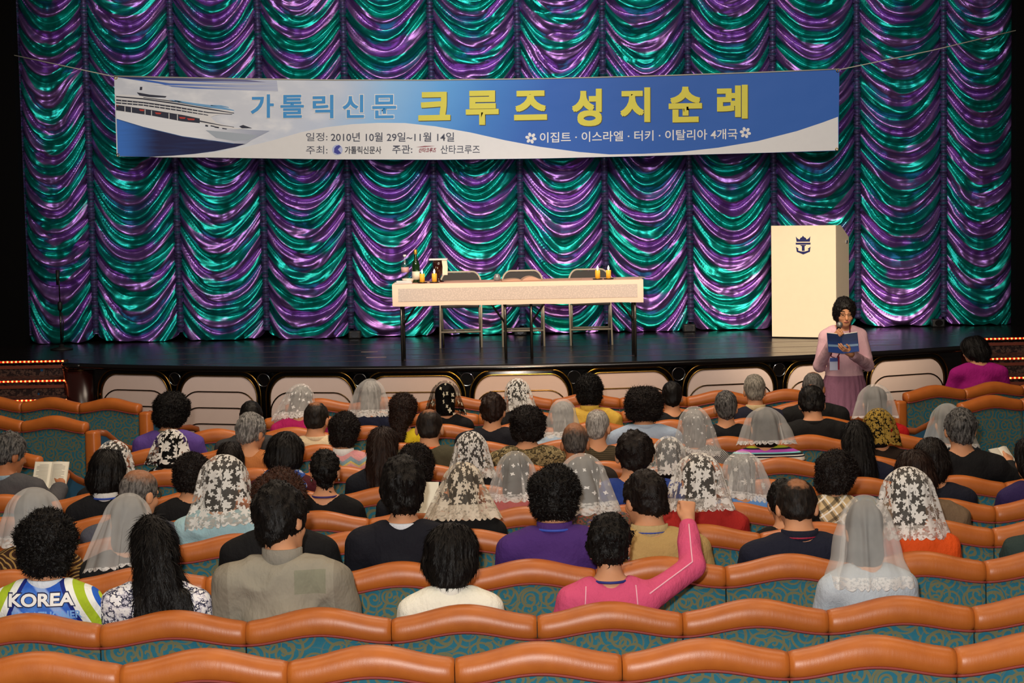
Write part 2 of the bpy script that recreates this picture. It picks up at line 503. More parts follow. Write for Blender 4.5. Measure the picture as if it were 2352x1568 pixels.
def p_plaid(t, ob):
    x, y, z = t.sep(ob)[:3]; c = lin('#cdb48a')
    a = t.math('ADD', x, t.math('MULTIPLY', z, 0.7)); b = t.math('SUBTRACT', t.math('MULTIPLY', x, 0.7), z)
    for k in (a, b):
        f = t.math('FRACT', t.math('MULTIPLY', k, 13))
        c = t.mix(t.math('MULTIPLY', t.smooth(t.math('ABSOLUTE', t.math('SUBTRACT', f, 0.3)), 0.13, 0.11), 0.65), c, lin('#1c1a1a'))
        c = t.mix(t.math('MULTIPLY', t.smooth(t.math('ABSOLUTE', t.math('SUBTRACT', f, 0.62)), 0.07, 0.05), 0.8), c, lin('#f2efe6'))
    return c
def p_blotch(cols, scale, det=3):
    def f(t, ob):
        n = t.noise(ob, scale, det, 0.65); m = len(cols)
        return t.ramp(n, [(0.30 + 0.4 * i / m, c) for i, c in enumerate(cols)], 'CONSTANT')
    return f
def p_scrolls(t, ob):
    v = t.n('TexVoronoi'); t.set(v.inputs['Vector'], ob); v.inputs['Scale'].default_value = 9
    s = t.math('SINE', t.math('MULTIPLY', v.outputs['Distance'], 42))
    return t.mix(t.smooth(s, 0.3, 0.6), lin('#3a2418'), lin('#a5834a'))
def p_tweed(t, ob):
    x, y, z = t.sep(ob)[:3]
    k = t.math('MULTIPLY', t.math('SINE', t.math('MULTIPLY', x, 420)), t.math('SINE', t.math('MULTIPLY', z, 420)))
    return t.mix(t.smooth(k, -0.1, 0.1), lin('#3a3a3c'), lin('#a9a9a6'))
def p_knit(t, ob):
    x, y, z = t.sep(ob)[:3]
    zz = t.math('ADD', z, t.math('MULTIPLY', t.math('ABSOLUTE', t.math('SUBTRACT', t.math('FRACT', t.math('MULTIPLY', x, 9)), 0.5)), 0.07))
    return t.ramp(t.math('FRACT', t.math('MULTIPLY', zz, 9)), [(0, '#d8959a'), (0.3, '#d9a6a0'), (0.42, '#d9c070'), (0.54, '#86aab0'), (0.68, '#8fa0b0'), (0.8, '#d59a9a')], 'CONSTANT')
def p_pin(t, ob):
    z = t.sep(ob)[2]
    return t.mix(t.smooth(t.math('SINE', t.math('MULTIPLY', z, 500)), 0.2, 0.6), lin('#3c3424'), lin('#554a36'))
def p_jersey(t, ob):
    x, y, z = t.sep(ob)[:3]; ax = t.math('ABSOLUTE', x)
    n = t.noise(t.vmul(ob, (5, 5, 9)), 1.0, 3)
    diag = t.math('SINE', t.math('MULTIPLY', t.math('ADD', t.math('MULTIPLY', x, 1.0), t.math('MULTIPLY', z, 0.8)), 38))
    base = t.mix(t.smooth(n, 0.35, 0.65), lin('#2a5cc4'), lin('#5a92e2'))
    base = t.mix(t.math('MULTIPLY', t.smooth(diag, 0.55, 0.9), 0.6), base, lin('#b9d3f5'))
    q = t.math('ADD', ax, t.math('MULTIPLY', t.math('SUBTRACT', z, 1.0), 0.45))
    side = t.ramp(t.math('MULTIPLY', q, 2.5), [(0, '#ffffff'), (0.285, '#1c2a80'), (0.325, '#f2f4ee'), (0.40, '#a9c22c'), (0.50, '#f0f3ee'), (0.555, '#2a62c8'), (0.60, '#b9cf34'), (0.69, '#eef2ee')], 'CONSTANT')
    return t.mix(t.math('GREATER_THAN', q, 0.114), base, side)

def p_khaki(t, ob):
    x, y, z = t.sep(ob)[:3]
    n = t.noise(t.vmul(ob, (4, 4, 14)), 1.0, 3)
    c = t.mix(n, lin('#8d8778'), lin('#9a9384'))
    rect = t.math('MULTIPLY', t.math('MULTIPLY', t.math('GREATER_THAN', x, 0.055), t.math('LESS_THAN', x, 0.175)), t.math('MULTIPLY', t.math('GREATER_THAN', z, 0.985), t.math('LESS_THAN', z, 1.075)))
    c = t.mix(t.math('MULTIPLY', rect, 0.8), c, lin('#80806c'))
    sl = t.math('GREATER_THAN', t.math('ABSOLUTE', x), 0.205)
    return t.mix(t.math('MULTIPLY', sl, 0.6), c, lin('#7d7567'))
# lace and tulle: UV in metres on the veil; v runs down from the crown, hem at uv attribute 'hem'
def veil_mat(name, net=0.35, flower=None, fscale=14.0, fsize=0.33, leaf=0.0, net_col='#f4f4f2', flower_col='#f6f4f0', hem=0.05, hem_a=0.85, dots=None, L=0.5):
    t = NT(name); uv = t.uv(); s = t.sep(uv)
    dist = t.noise(uv, 22, 2)
    mask = None
    def flowers(v, sc, size, petals, wob):
        vo = t.n('TexVoronoi', voronoi_dimensions='2D'); t.set(vo.inputs['Vector'], v)
        vo.inputs['Scale'].default_value = sc; vo.inputs['Randomness'].default_value = 0.8
        d = t.n('VectorMath', operation='SUBTRACT'); t.set(d.inputs[0], v); t.set(d.inputs[1], vo.outputs['Position'])
        q = t.sep(d.outputs[0]); ang = t.math('ARCTAN2', q[1], q[0])
        ln = t.n('VectorMath', operation='LENGTH'); t.set(ln.inputs[0], d.outputs[0])
        r = t.math('MULTIPLY', ln.outputs['Value'], sc)
        rnd = t.sep(vo.outputs['Color'])[0]
        pet = t.math('COSINE', t.math('ADD', t.math('MULTIPLY', ang, petals), t.math('MULTIPLY', rnd, 6.0)))
        th = t.math('MULTIPLY', t.math('MULTIPLY_ADD', pet, 0.24, 0.76), t.math('MULTIPLY_ADD', rnd, size * 0.6, size * 0.7))
        th = t.math('ADD', th, t.math('MULTIPLY', t.math('SUBTRACT', dist, 0.5), wob))
        return t.smooth(t.math('SUBTRACT', r, th), 0.03, -0.03)
    if flower:
        mask = flowers(uv, fscale, fsize, 6.0, 0.35)
        m2 = flowers(t.vadd(uv, (5.31, 2.17, 0)), fscale * 1.9, fsize * 0.85, 5.0, 0.3)
        mask = t.math('MAXIMUM', mask, t.math('MULTIPLY', m2, leaf))
    a = net
    nv = t.math('MULTIPLY_ADD', t.noise(uv, 9, 2), 0.16, net * 0.66 - 0.08)
    alpha = nv
    if mask is not None: alpha = t.math('MAXIMUM', alpha, t.math('MULTIPLY', mask, 0.93))
    if dots:
        dm = flowers(uv, dots[0], dots[1], 4.0, 0.0); alpha = t.math('MAXIMUM', alpha, t.math('MULTIPLY', dm, 0.95))
    if hem > 0:
        hb = t.smooth(s[1], L - hem * 1.15, L - hem)
        hn = t.math('MULTIPLY', hb, t.math('MULTIPLY_ADD', t.smooth(t.noise(uv, 75, 2), 0.36, 0.56), hem_a * 0.55, hem_a * 0.45))
        alpha = t.math('MAXIMUM', alpha, hn)
        # scalloped edge
        sc = t.math('ABSOLUTE', t.math('SINE', t.math('MULTIPLY', s[0], 85)))
        edge = t.math('SUBTRACT', L, t.math('MULTIPLY', t.math('SUBTRACT', 1.0, sc), 0.014))
        alpha = t.math('MULTIPLY', alpha, t.math('LESS_THAN', s[1], edge))
    c = t.mix(mask, lin(net_col), lin(flower_col)) if mask is not None else lin(net_col)
    if dots: c = t.mix(dm, c, lin(flower_col))
    dif = t.n('BsdfDiffuse'); t.set(dif.inputs[0], c)
    trl = t.n('BsdfTranslucent'); t.set(trl.inputs[0], c)
    m1 = t.n('MixShader'); m1.inputs[0].default_value = 0.25
    t.t.links.new(dif.outputs[0], m1.inputs[1]); t.t.links.new(trl.outputs[0], m1.inputs[2])
    tr = t.n('BsdfTransparent'); m2_ = t.n('MixShader'); t.set(m2_.inputs[0], alpha)
    t.t.links.new(tr.outputs[0], m2_.inputs[1]); t.t.links.new(m1.outputs[0], m2_.inputs[2])
    return t.done(m2_)
# ------------------------------------------------------------------ rows of seats: distance, crest height
ROWS = {}
for _k, _d, _y in (('A', 6.25, 1475), ('B', 7.19, 1386), ('C', 8.07, 1284), ('D', 9.02, 1212), ('E', 10.07, 1163),
                   ('F', 11.0, 1111), ('G', 11.96, 1062), ('H', 12.9, 1011), ('I', 13.9, 970), ('J', 14.8, 935), ('K', 15.75, 905)):
    ROWS[_k] = (_d, P(1176, _y, _d).z)          # row line, height of the seat crests
SEAT_H = 0.98
STAGE_Z = 1.04

# ------------------------------------------------------------------ setting: floors and walls
prof = [(-1.5, 0.50), (3.5, 0.42), (5.3, 0.30)] + [(d - 0.2, z - SEAT_H) for d, z in ROWS.values()] + [(16.5, 0.0), (24, 0.0)]
V = []; F = []
for y, z in prof: V += [(-12, y, z - 0.005), (12, y, z - 0.005)]
for i in range(len(prof) - 1): F.append((2 * i, 2 * i + 1, 2 * i + 3, 2 * i + 2))
tag(obj('floor', mesh_from('floor', V, F, False), CARPET), kind='structure')
def floor_z(y):
    for (y0, z0), (y1, z1) in zip(prof, prof[1:]):
        if y0 <= y <= y1: return z0 + (z1 - z0) * (y - y0) / (y1 - y0)
    return 0.0

ARC_X, ARC_R, ARC_Y = 0.10, 10.0, 17.70
def arc_y(x): return ARC_Y + ARC_R - math.sqrt(ARC_R ** 2 - (x - ARC_X) ** 2)
XL, XR = -4.42, 4.62
arc = [(XL + (XR - XL) * i / 48, arc_y(XL + (XR - XL) * i / 48)) for i in range(49)]
poly = arc + [(XR + 0.1, 19.6), (10, 19.6), (10, 23.2), (-10, 23.2), (-10, 19.2), (XL - 0.1, 19.2)]
b = MB(); b.prism(poly, lambda x, y: (x, y, STAGE_Z), lambda x, y: (x, y, STAGE_Z - 0.05))
stage = b.build('floor_stage', STAGE); tag(stage, kind='structure')
b = MB(); b.tube([(x, y - 0.005, STAGE_Z - 0.028) for x, y in arc], 0.032, 10)
b.build('edge_moulding', BLACK_GLOSS, stage, True)
# joints between the stage floor boards
for yy in (18.35, 18.95, 19.55, 20.3):
    half = 4.0 if yy < 18.6 else 4.5
    MB().box((-half + 0.8, yy, STAGE_Z), (half - 0.6, yy + 0.008, STAGE_Z + 0.0015)).build('floor_joint', plain('worn_floor_joint', '#4a2c22', 0.5), stage)
MB().box((-1.45, 18.72, STAGE_Z), (-1.25, 18.735, STAGE_Z + 0.002)).build('tape_mark', plain('pale_tape', '#b99a86', 0.7), stage)
MB().box((-1.55, 19.35, STAGE_Z), (-1.38, 19.36, STAGE_Z + 0.002)).build('tape_mark', plain('pale_tape', '#b99a86', 0.7), stage)
arc2 = [(x, arc_y(x) + 0.10) for x, _ in arc]
V = []; F = []
for x, y in arc2: V += [(x, y, 0), (x, y, STAGE_Z - 0.05)]
for i in range(len(arc2) - 1): F.append((2 * i, 2 * i + 2, 2 * i + 3, 2 * i + 1))
tag(obj('wall_stage_front', mesh_from('wall_stage_front', V, F), BLACK_GLOSS), kind='structure')
CY = 21.3
def prosc(name, x0, x1):
    tag(MB().box((x0, 20.95, STAGE_Z), (x1, 21.15, 7.0)).build(name, BLACK_DRAPE), kind='structure')
xl = P(46, 420, 21.0).x; xr = P(2331, 420, 21.0).x
prosc('wall_left', -10, xl); prosc('wall_right', xr, 10)
tag(MB().box((-10, 22.2, STAGE_Z), (10, 22.3, 7.0)).build('wall_back', BLACK_DRAPE), kind='structure')

# ------------------------------------------------------------------ stage stairs with rope lights
LED = emitter('led_bulb_red', '#ff2408', 1.1)
LED_WARM = emitter('led_core', '#ff7038', 7.0)
def stairs(name, label, x0, x1, ys, sgn, cuts):
    t = thing(name, label, 'stairs', ((x0 + x1) / 2, ys[0], 0))
    cx, cy = (x0 + x1) / 2, ys[0]
    for i, y in enumerate(ys):
        z = STAGE_Z - 0.002 - 0.16 * i
        yb = ys[i - 1] if i else y + 0.35
        st = MB().box((x0 - cx, y - cy, 0), (x1 - cx, yb - cy + 0.02, z - 0.03)).build('step', CARPET, t)
        MB().box((x0 - cx, y - cy - 0.012, z - 0.085), (x1 - cx, y - cy + 0.0, z - 0.055)).build('wood_band', STEP_WOOD, st)
        MB().box((x0 - cx, y - cy - 0.02, z - 0.03), (x1 - cx, yb - cy + 0.02, z)).build('tread', CARPET, st)
        lb = MB(); la, lbb = cuts[i]
        n = int(abs(lbb - la) / 0.043)
        for k in range(n):
            x = la + sgn * k * 0.043 - cx
            lb.box((x - 0.008, y - cy - 0.034, z - 0.019), (x + 0.008, y - cy - 0.02, z - 0.005))
        e = lb.build('led_bulb_row', LED_WARM, st); e['kind'] = 'stuff'
        MB().box((min(la, lbb) - cx, y - cy - 0.028, z - 0.018), (max(la, lbb) - cx, y - cy - 0.0205, z - 0.006)).build('rope_light', LED, st)
    return t
def X(px, y): return P(px, 850, y).x
LS = (19.2, 18.8, 18.5); RS = (19.6, 19.1, 18.76)
stairs('stage_stairs', 'carpeted stage steps with red rope lights beside the dark pillar, left of the stage', -7.0, X(143, 18.6), LS, -1,
       [(X(146, LS[0]), -7), (X(148, LS[1]), -7), (X(150, LS[2]), -7)])
stairs('stage_stairs', 'carpeted stage steps with red rope lights behind the person in magenta', X(2225, 18.7), 7.2, RS, 1,
       [(X(2246, RS[0]), 7), (X(2240, RS[1]), 7), (X(2240, RS[2]), 7)])
def pillar(px, y, label):
    x = P(px, 860, y).x
    t = thing('stage_corner_pillar', label, 'pillar', (x, y, 0), 0, 'pillars at the stage corners')
    MB().lathe([(0.17, 0), (0.17, STAGE_Z - 0.06)], 32).build('shaft', PILLAR, t, True)
    MB().lathe([(0.175, STAGE_Z - 0.06), (0.185, STAGE_Z - 0.045), (0.185, STAGE_Z - 0.012), (0.17, STAGE_Z - 0.001)], 32).build('cap', BLACK_GLOSS, t, True)
    MB().lathe([(0.177, STAGE_Z - 0.075), (0.177, STAGE_Z - 0.068)], 32).build('copper_ring', BRASS_DARK, t, True)
pillar(186, 18.86, 'round dark brown pillar between the stairs and the stage front, under the microphone stand')
pillar(2196, 18.98, 'round dark brown pillar at the stage corner beside the person in magenta')

# ------------------------------------------------------------------ padded panels along the stage front
def outline(wd, h, rx, rz, n=8):
    pts = [(-wd / 2, 0.0)]
    for i in range(n + 1):
        a = PI - PI / 2 * i / n; pts.append((-wd / 2 + rx + rx * math.cos(a), h - rz + rz * math.sin(a)))
    for i in range(n + 1):
        a = PI / 2 - PI / 2 * i / n; pts.append((wd / 2 - rx + rx * math.cos(a), h - rz + rz * math.sin(a)))
    pts.append((wd / 2, 0.0)); return pts
def on_arc(px):
    y = 18.0
    for _ in range(8):
        x = P(px, 860, y).x; y = arc_y(max(-4.6, min(4.7, x)))
    return Vector((x, y, 0))
EDGES = [(224, 396), (404, 600), (609, 822), (832, 1070), (1077, 1316), (1327, 1552), (1566, 1786), (1796, 1976), (1988, 2176)]
PLAB = ['panel leftmost of the stage front', 'panel second from the stage front left end', 'panel third from the left end, behind the veiled person in pink',
        'panel left of centre behind the black lace veil', 'panel at the middle of the stage front below the table', 'panel right of the middle behind the yellow shirt',
        'panel between the middle and the standing speaker', 'panel directly behind the standing speaker', 'panel rightmost of the stage front']
for (pa, pb), lab in zip(EDGES, PLAB):
    a, c = on_arc(pa), on_arc(pb); mid = (a + c) / 2; d = c - a; wd = d.length - 0.012
    t = thing('stage_front_panel', 'cream padded scalloped ' + lab, 'panel', (mid.x, mid.y - 0.012, 0), math.atan2(d.y, d.x), 'padded panels along the stage front')
    h = 0.985; RX, RZ = min(0.19, wd * 0.27), 0.235
    ol = outline(wd, h, RX, RZ)
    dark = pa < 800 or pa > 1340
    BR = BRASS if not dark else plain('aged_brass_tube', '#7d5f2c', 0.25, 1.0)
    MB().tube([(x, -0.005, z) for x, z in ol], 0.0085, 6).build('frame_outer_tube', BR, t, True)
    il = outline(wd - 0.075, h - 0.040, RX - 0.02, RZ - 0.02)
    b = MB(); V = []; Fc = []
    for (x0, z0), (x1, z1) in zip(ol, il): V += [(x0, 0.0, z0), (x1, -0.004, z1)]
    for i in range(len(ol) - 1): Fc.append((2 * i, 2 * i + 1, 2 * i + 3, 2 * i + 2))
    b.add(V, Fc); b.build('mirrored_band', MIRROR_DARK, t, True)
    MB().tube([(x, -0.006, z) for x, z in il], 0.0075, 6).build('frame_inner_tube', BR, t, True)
    for k in range(5):
        top = h - 0.045 - 0.155 * k
        if top < 0.15: break
        wk = wd - 0.085 - 0.012 * k
        ok = outline(wk, top, RX, min(RZ - 0.03, top * 0.6))
        y0, y1 = 0.02, -0.004 - 0.012 * k
        bm = bmesh.new()
        vs = [bm.verts.new((x, y0, z)) for x, z in ok]; f = bm.faces.new(vs)
        r = bmesh.ops.extrude_face_region(bm, geom=[f])
        for v in r['geom']:
            if isinstance(v, bmesh.types.BMVert): v.co.y = y1
        ed = [e for e in bm.edges if all(abs(v.co.y - y1) < 1e-6 for v in e.verts)]
        bmesh.ops.bevel(bm, geom=ed, offset=0.010, segments=2, affect='EDGES')
        bmesh.ops.recalc_face_normals(bm, faces=bm.faces[:])
        me = bpy.data.meshes.new('padded_scale'); bm.to_mesh(me); bm.free()
        ps = obj('padded_scale', me, QUILT, t)
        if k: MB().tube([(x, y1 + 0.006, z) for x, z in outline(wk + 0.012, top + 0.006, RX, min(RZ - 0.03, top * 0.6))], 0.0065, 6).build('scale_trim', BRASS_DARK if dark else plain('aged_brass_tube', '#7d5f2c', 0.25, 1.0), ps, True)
GAPS = [(400, 'at the far left gap'), (604, 'second from the left'), (826, 'beside the thin white veil'), (1072, 'left of the middle panel'), (1319, 'right of the middle panel'),
        (1559, 'above the black haired man'), (1791, 'above the grey haired man'), (1982, 'behind the speaker')]
for px, lab in GAPS:
    p = on_arc(px); a = (p.x - ARC_X) / ARC_R
    t = thing('round_stage_light', 'small round chrome-rimmed lens between stage panels, ' + lab, 'light', (p.x, p.y + 0.03, 0.905), a, 'round lenses between the stage panels')
    MB().tube([(0.062 * math.cos(k * PI / 12), 0, 0.062 * math.sin(k * PI / 12)) for k in range(24)], 0.006, 6, True).build('chrome_rim', CHROME, t, True)
    MB().prism([(0.058 * math.cos(k * PI / 12), 0.058 * math.sin(k * PI / 12)) for k in range(24)], lambda x, z: (x, -0.004, z), lambda x, z: (x, 0.03, z)).build('lens', BLACK_GLOSS, t)

# ------------------------------------------------------------------ swagged stage curtain
rng = random.Random(5)
J = [P(px, 400, CY).x for px in (52, 208, 404, 603, 798, 996, 1194, 1388, 1582, 1776, 1968, 2166, 2334)]
curtain = thing('stage_curtain', 'teal and purple satin swag curtain hanging across the back of the stage', 'curtain', (0, CY, STAGE_Z))
TOP = 4.75
def swag_panel(x0, x1, seed):
    nu, nz = 46, 400
    uu = np.linspace(-1, 1, nu); uu = np.sign(uu) * (1 - (1 - np.abs(uu)) ** 1.15)
    tt = np.linspace(0, 1, nz)
    U, T = np.meshgrid(uu, tt)
    zb = 0.015 + 0.10 * np.abs(U) ** 10 * (np.abs(U) > 0.5) + 0.012 * vnoise(U * 5, 0, seed, 3)
    Z = zb + (TOP - zb) * T
    au = np.abs(U)
    D0 = 0.40 + 0.07 * vnoise(Z * 1.3, seed * 3.1, 0.5, 11)
    lop = 0.13 * vnoise(Z * 1.7, seed * 1.7, 2.5, 12)
    uc = np.clip(U - lop * (1 - U * U), -1, 1)
    S = Z + D0 * (1 - np.abs(uc) ** 2.1)
    # fold field: long hanging rolls that follow the swag lines, tucked sharply underneath
    s2 = S + 0.045 * vnoise(U * 1.5, S * 3.0, seed, 21)
    ph = s2 / 0.172 + seed * 0.37 + 0.75 * vnoise(U * 0.8, S * 1.8, seed, 22)
    fr = 1 - (ph - np.floor(ph))
    saw = np.where(fr < 0.56, np.sin(fr / 0.56 * PI / 2) ** 1.4, np.cos((fr - 0.56) / 0.44 * PI / 2) ** 0.8)
    ph2 = s2 / 0.098 + 1.6 * U * vnoise(0, S * 1.3, seed, 23) + seed
    fr2 = ph2 - np.floor(ph2)
    saw2 = 1 - np.abs(fr2 * 2 - 1) ** 1.5
    m = 0.5 + 0.5 * vnoise(U * 1.4, S * 2.6, seed, 24)
    env = (1 - au ** 6)
    amp = 0.115 * (0.30 + 0.9 * m)
    Yd = env * (amp * saw + 0.030 * saw2 * (1.15 - m) + 0.003 * vnoise(U * 2.4, S * 34, seed, 25) + 0.016 * vnoise(U * 3.0, S * 8, seed, 26))
    crk = vnoise(U * 6 + S * 3, S * 8 - U * 4, seed, 27); Yd = Yd + env * 0.010 * np.abs(crk)
    belly = 0.11 * (1 - au ** 2.6)
    gath = 0.012 * (au ** 3) * np.sin(S * 75 + 3 * vnoise(U * 2, S * 6, seed, 28))
    Xw = (x0 + x1) / 2 + U * (x1 - x0) / 2
    Yw = -(belly + Yd + gath) + 0.03
    V = np.stack([Xw, Yw, Z], -1).reshape(-1, 3)
    i = np.arange(nz - 1)[:, None] * nu + np.arange(nu - 1)[None, :]
    Q = np.stack([i, i + 1, i + nu + 1, i + nu], -1).reshape(-1, 4)
    me = mesh_np('swag_panel', V, Q)
    uvl = me.uv_layers.new(name='uv')
    loops = Q.ravel()
    UVc = np.stack([(U * 0.48 + seed * 1.7).ravel()[loops], (S + seed * 0.21).ravel()[loops]], -1)
    uvl.data.foreach_set('uv', UVc.astype(np.float32).ravel())
    return obj('swag_panel', me, SATIN, curtain)
for k in range(12): swag_panel(J[k], J[k + 1], k + 1)
for k, x in enumerate(J):
    V = []; Fc = []; n = 260; m = 7
    for i in range(n):
        z = 0.10 + (TOP - 0.1) * i / (n - 1)
        rr = 0.037 + 0.007 * math.sin(z * 140 + k) + 0.004 * math.sin(z * 17 + 2 * k)
        for j in range(m):
            a = PI * j / (m - 1); V.append((x + rr * math.cos(a), -0.035 - rr * 0.9 * math.sin(a), z))
    for i in range(n - 1):
        for j in range(m - 1): Fc.append((i * m + j, (i + 1) * m + j, (i + 1) * m + j + 1, i * m + j + 1))
    obj('gathering_tape', mesh_from('gathering_tape', V, Fc), TAPE, curtain)

# black blocks added to stand in for the shaded gaps under the curtain hem
for px, lab in ((815, 'left of the table'), (1195, 'behind the middle chair'), (1583, 'between the table and the lectern'), (2154, 'right of the standing speaker')):
    p = P(px, 760, CY - 0.22)
    t = thing('hem_gap_block', 'small added black block for the dark hem gap ' + lab, 'light', (p.x, CY - 0.22, STAGE_Z), 0, 'added black blocks for the dark hem gaps')
    MB().box((-0.07, -0.06, 0), (0.07, 0.06, 0.09), 0.015).build('gap_block', BLACK, t)
    MB().prism([(0.045 * math.cos(k * PI / 8), 0.05 + 0.035 * math.sin(k * PI / 8)) for k in range(16)], lambda x, z: (x, -0.064, z), lambda x, z: (x, -0.05, z)).build('lens', BLACK_GLOSS, t)  # dark disc on the added block, gives no light
# ------------------------------------------------------------------ banner (flat print on one vertical plane)
BY = 20.65
def interp(x, pts):
    for (a, ya), (b_, yb) in zip(pts, pts[1:]):
        if x <= b_: 
            q = (x - a) / (b_ - a); return ya + (yb - ya) * q
    return pts[-1][1]
TOPC = [(262, 175), (500, 180.5), (760, 184), (990, 184.5), (1250, 181), (1500, 175), (1760, 166), (1928, 159)]
BOTC = [(262, 359), (500, 362), (760, 366), (1010, 367), (1250, 364), (1500, 358), (1760, 351), (1928, 346)]
ban_o = P(1095, 270, BY)
banner = thing('banner', 'long blue and white printed banner with yellow Korean lettering strung before the curtain', 'banner', ban_o)
def BL(px, py, lift=0.0): return P(px, py, BY - lift) - ban_o
def flat(name, poly, mat, lift, parent=None):
    """filled polygon printed on the banner"""
    bm = bmesh.new(); vs = [bm.verts.new(BL(x, y, lift)) for x, y in poly]
    f = bm.faces.new(vs); f.normal_update(); bmesh.ops.triangulate(bm, faces=[f], ngon_method='BEAUTY')
    me = bpy.data.meshes.new(name); bm.to_mesh(me); bm.free()
    return obj(name, me, mat, parent or banner)
def many(name, polys, mat, lift, parent=None):
    V = []; Fc = []
    for pl in polys:
        n = len(V); V += [BL(x, y, lift) for x, y in pl]; Fc.append(tuple(range(n, n + len(pl))))
    return obj(name, mesh_from(name, V, Fc, False), mat, parent or banner)
def banner_mat():
    t = NT('banner_print'); s = t.sep(t.uv()); u, v = s[0], s[1]
    uu = t.math('ADD', u, t.math('MULTIPLY', t.math('SUBTRACT', v, 0.5), -0.05))
    c = t.ramp(uu, [(0.0, '#cfd3da'), (0.20, '#d2d7e0'), (0.29, '#c3cfe2'), (0.36, '#8fbfea'), (0.43, '#5fa3e0'), (0.50, '#3f7fc8'), (0.58, '#2f62b4'), (0.70, '#2f5fb0'), (1.0, '#3164b6')])
    cl = t.noise(t.vmul(t.uv(), (30, 6, 1)), 1.0, 3)
    c = t.mix(t.math('MULTIPLY', t.smooth(cl, 0.4, 0.8), t.smooth(u, 0.36, 0.2)), c, lin('#e9ebee'))
    fold = t.noise(t.vmul(t.uv(), (14, 2, 1)), 1.0, 2)
    return t.done(t.bsdf(c, 0.6, 0, 0.3, t.bump(fold, 0.25, 0.05)))
nu, nv = 72, 6; V = []; Fc = []; UVs = []
for j in range(nv + 1):
    for i in range(nu + 1):
        q = i / nu; px = 262 + (1928 - 262) * q
        pinch = 7 * math.sin(PI * j / nv) if i == 0 else 0
        y0, y1 = interp(px, TOPC), interp(px, BOTC)
        V.append(BL(px + (6 * j / nv if i == 0 else 0) - (2 * j / nv if i == nu else 0), y0 + (y1 - y0) * j / nv)); UVs.append((q, 1 - j / nv))
for j in range(nv):
    for i in range(nu):
        a = j * (nu + 1) + i; Fc.append((a, a + nu + 1, a + nu + 2, a + 1))
me = mesh_from('banner_cloth', V, Fc); l = me.uv_layers.new(name='uv')
for lp in me.loops: l.data[lp.index].uv = UVs[lp.vertex_index]
obj('banner_cloth', me, banner_mat(), banner)
PW = plain('print_white', '#e3e2e0', 0.6); PGREY = plain('print_grey_white', '#cfd0d4', 0.6)
wave = [(352, 361), (430, 356), (500, 349), (560, 338), (620, 324), (690, 304), (750, 292), (810, 285), (870, 282), (930, 282.5), (1000, 290), (1080, 304), (1160, 322), (1240, 337), (1330, 349), (1400, 354.5), (1480, 353), (1560, 349), (1650, 339), (1740, 324), (1830, 301), (1890, 281), (1925, 268)]
flat('white_wave', wave + [(1925.5, 345.2)] + [(x, y - 0.4) for x, y in BOTC[::-1][1:7]] + [(352, 361)], PW, 0.002)
c1 = lambda x, y: (240 + x * 0.2976, 150 + y * 0.2976)
C1 = lambda pts: [c1(*p) for p in pts]
# sky streaks and sea
def grad(name, ca, cb, axis=0, lo=0.0, hi=1.0, dist=0):
    t = NT(name); g = t.n('TexCoord').outputs['Generated']; s = t.sep(g)
    n = t.noise(t.vmul(g, (2, 1, 9)), 1.5, 3)
    f = t.math('ADD', t.smooth(s[axis], lo, hi), t.math('MULTIPLY', t.math('SUBTRACT', n, 0.5), dist))
    return t.done(t.bsdf(t.mix(f, lin(ca), lin(cb)), 0.6, 0, 0.3))
flat('sky_streak', C1([(100, 92), (400, 98), (800, 102), (1330, 118), (1340, 200), (1000, 190), (700, 180), (520, 165), (420, 140), (250, 115)]), grad('sky_streak_print', '#3566bd', '#b9bfd2', 0, 0.2, 1.0, 0.9), 0.002)
flat('sky_streak', C1([(80, 88), (500, 100), (1100, 112), (1250, 130), (900, 122), (420, 118), (200, 105)]), grad('dark_streak_print', '#1a2a66', '#6b6a95', 0, 0.1, 1.0, 0.5), 0.003)
flat('cloud_streak', C1([(300, 108), (800, 132), (1320, 150), (900, 148), (500, 138)]), PGREY, 0.0045)
flat('cloud_streak', C1([(350, 150), (700, 158), (1200, 178), (800, 172)]), PGREY, 0.0045)
flat('sea', C1([(94, 410), (300, 470), (600, 545), (1000, 600), (1095, 604), (1010, 630), (850, 662), (700, 682), (520, 697), (330, 706), (103, 700)]), grad('sea_print', '#3d78cf', '#181d4a', 0, 0.0, 0.35, 0.35), 0.003)
ship = flat('ship_hull', C1([(90, 352), (370, 378), (730, 440), (860, 472), (1000, 490), (1275, 505), (1130, 578), (1090, 606), (1000, 602), (800, 580), (600, 548), (300, 478), (93, 414)]), grad('hull_print', '#eceef0', '#9fa7bb', 0, 0.45, 1.0, 0.3), 0.0045)
flat('ship_superstructure', C1([(86, 222), (250, 232), (480, 262), (620, 290), (860, 318), (960, 335), (1000, 352), (985, 372), (860, 384), (820, 400), (860, 440), (1000, 480), (1110, 490), (1000, 492), (860, 474), (730, 442), (370, 380), (90, 354)]), PW, 0.0048)
INK = plain('print_dark_ink', '#25283a', 0.6); RED = plain('print_red', '#c23a2c', 0.6); NAVY = plain('print_navy', '#3a5f96', 0.6); LB = plain('print_light_blue', '#6fa6d2', 0.6)
def band(pts, th): return C1(pts + [(x, y + t_) for (x, y), t_ in zip(pts[::-1], th[::-1])])
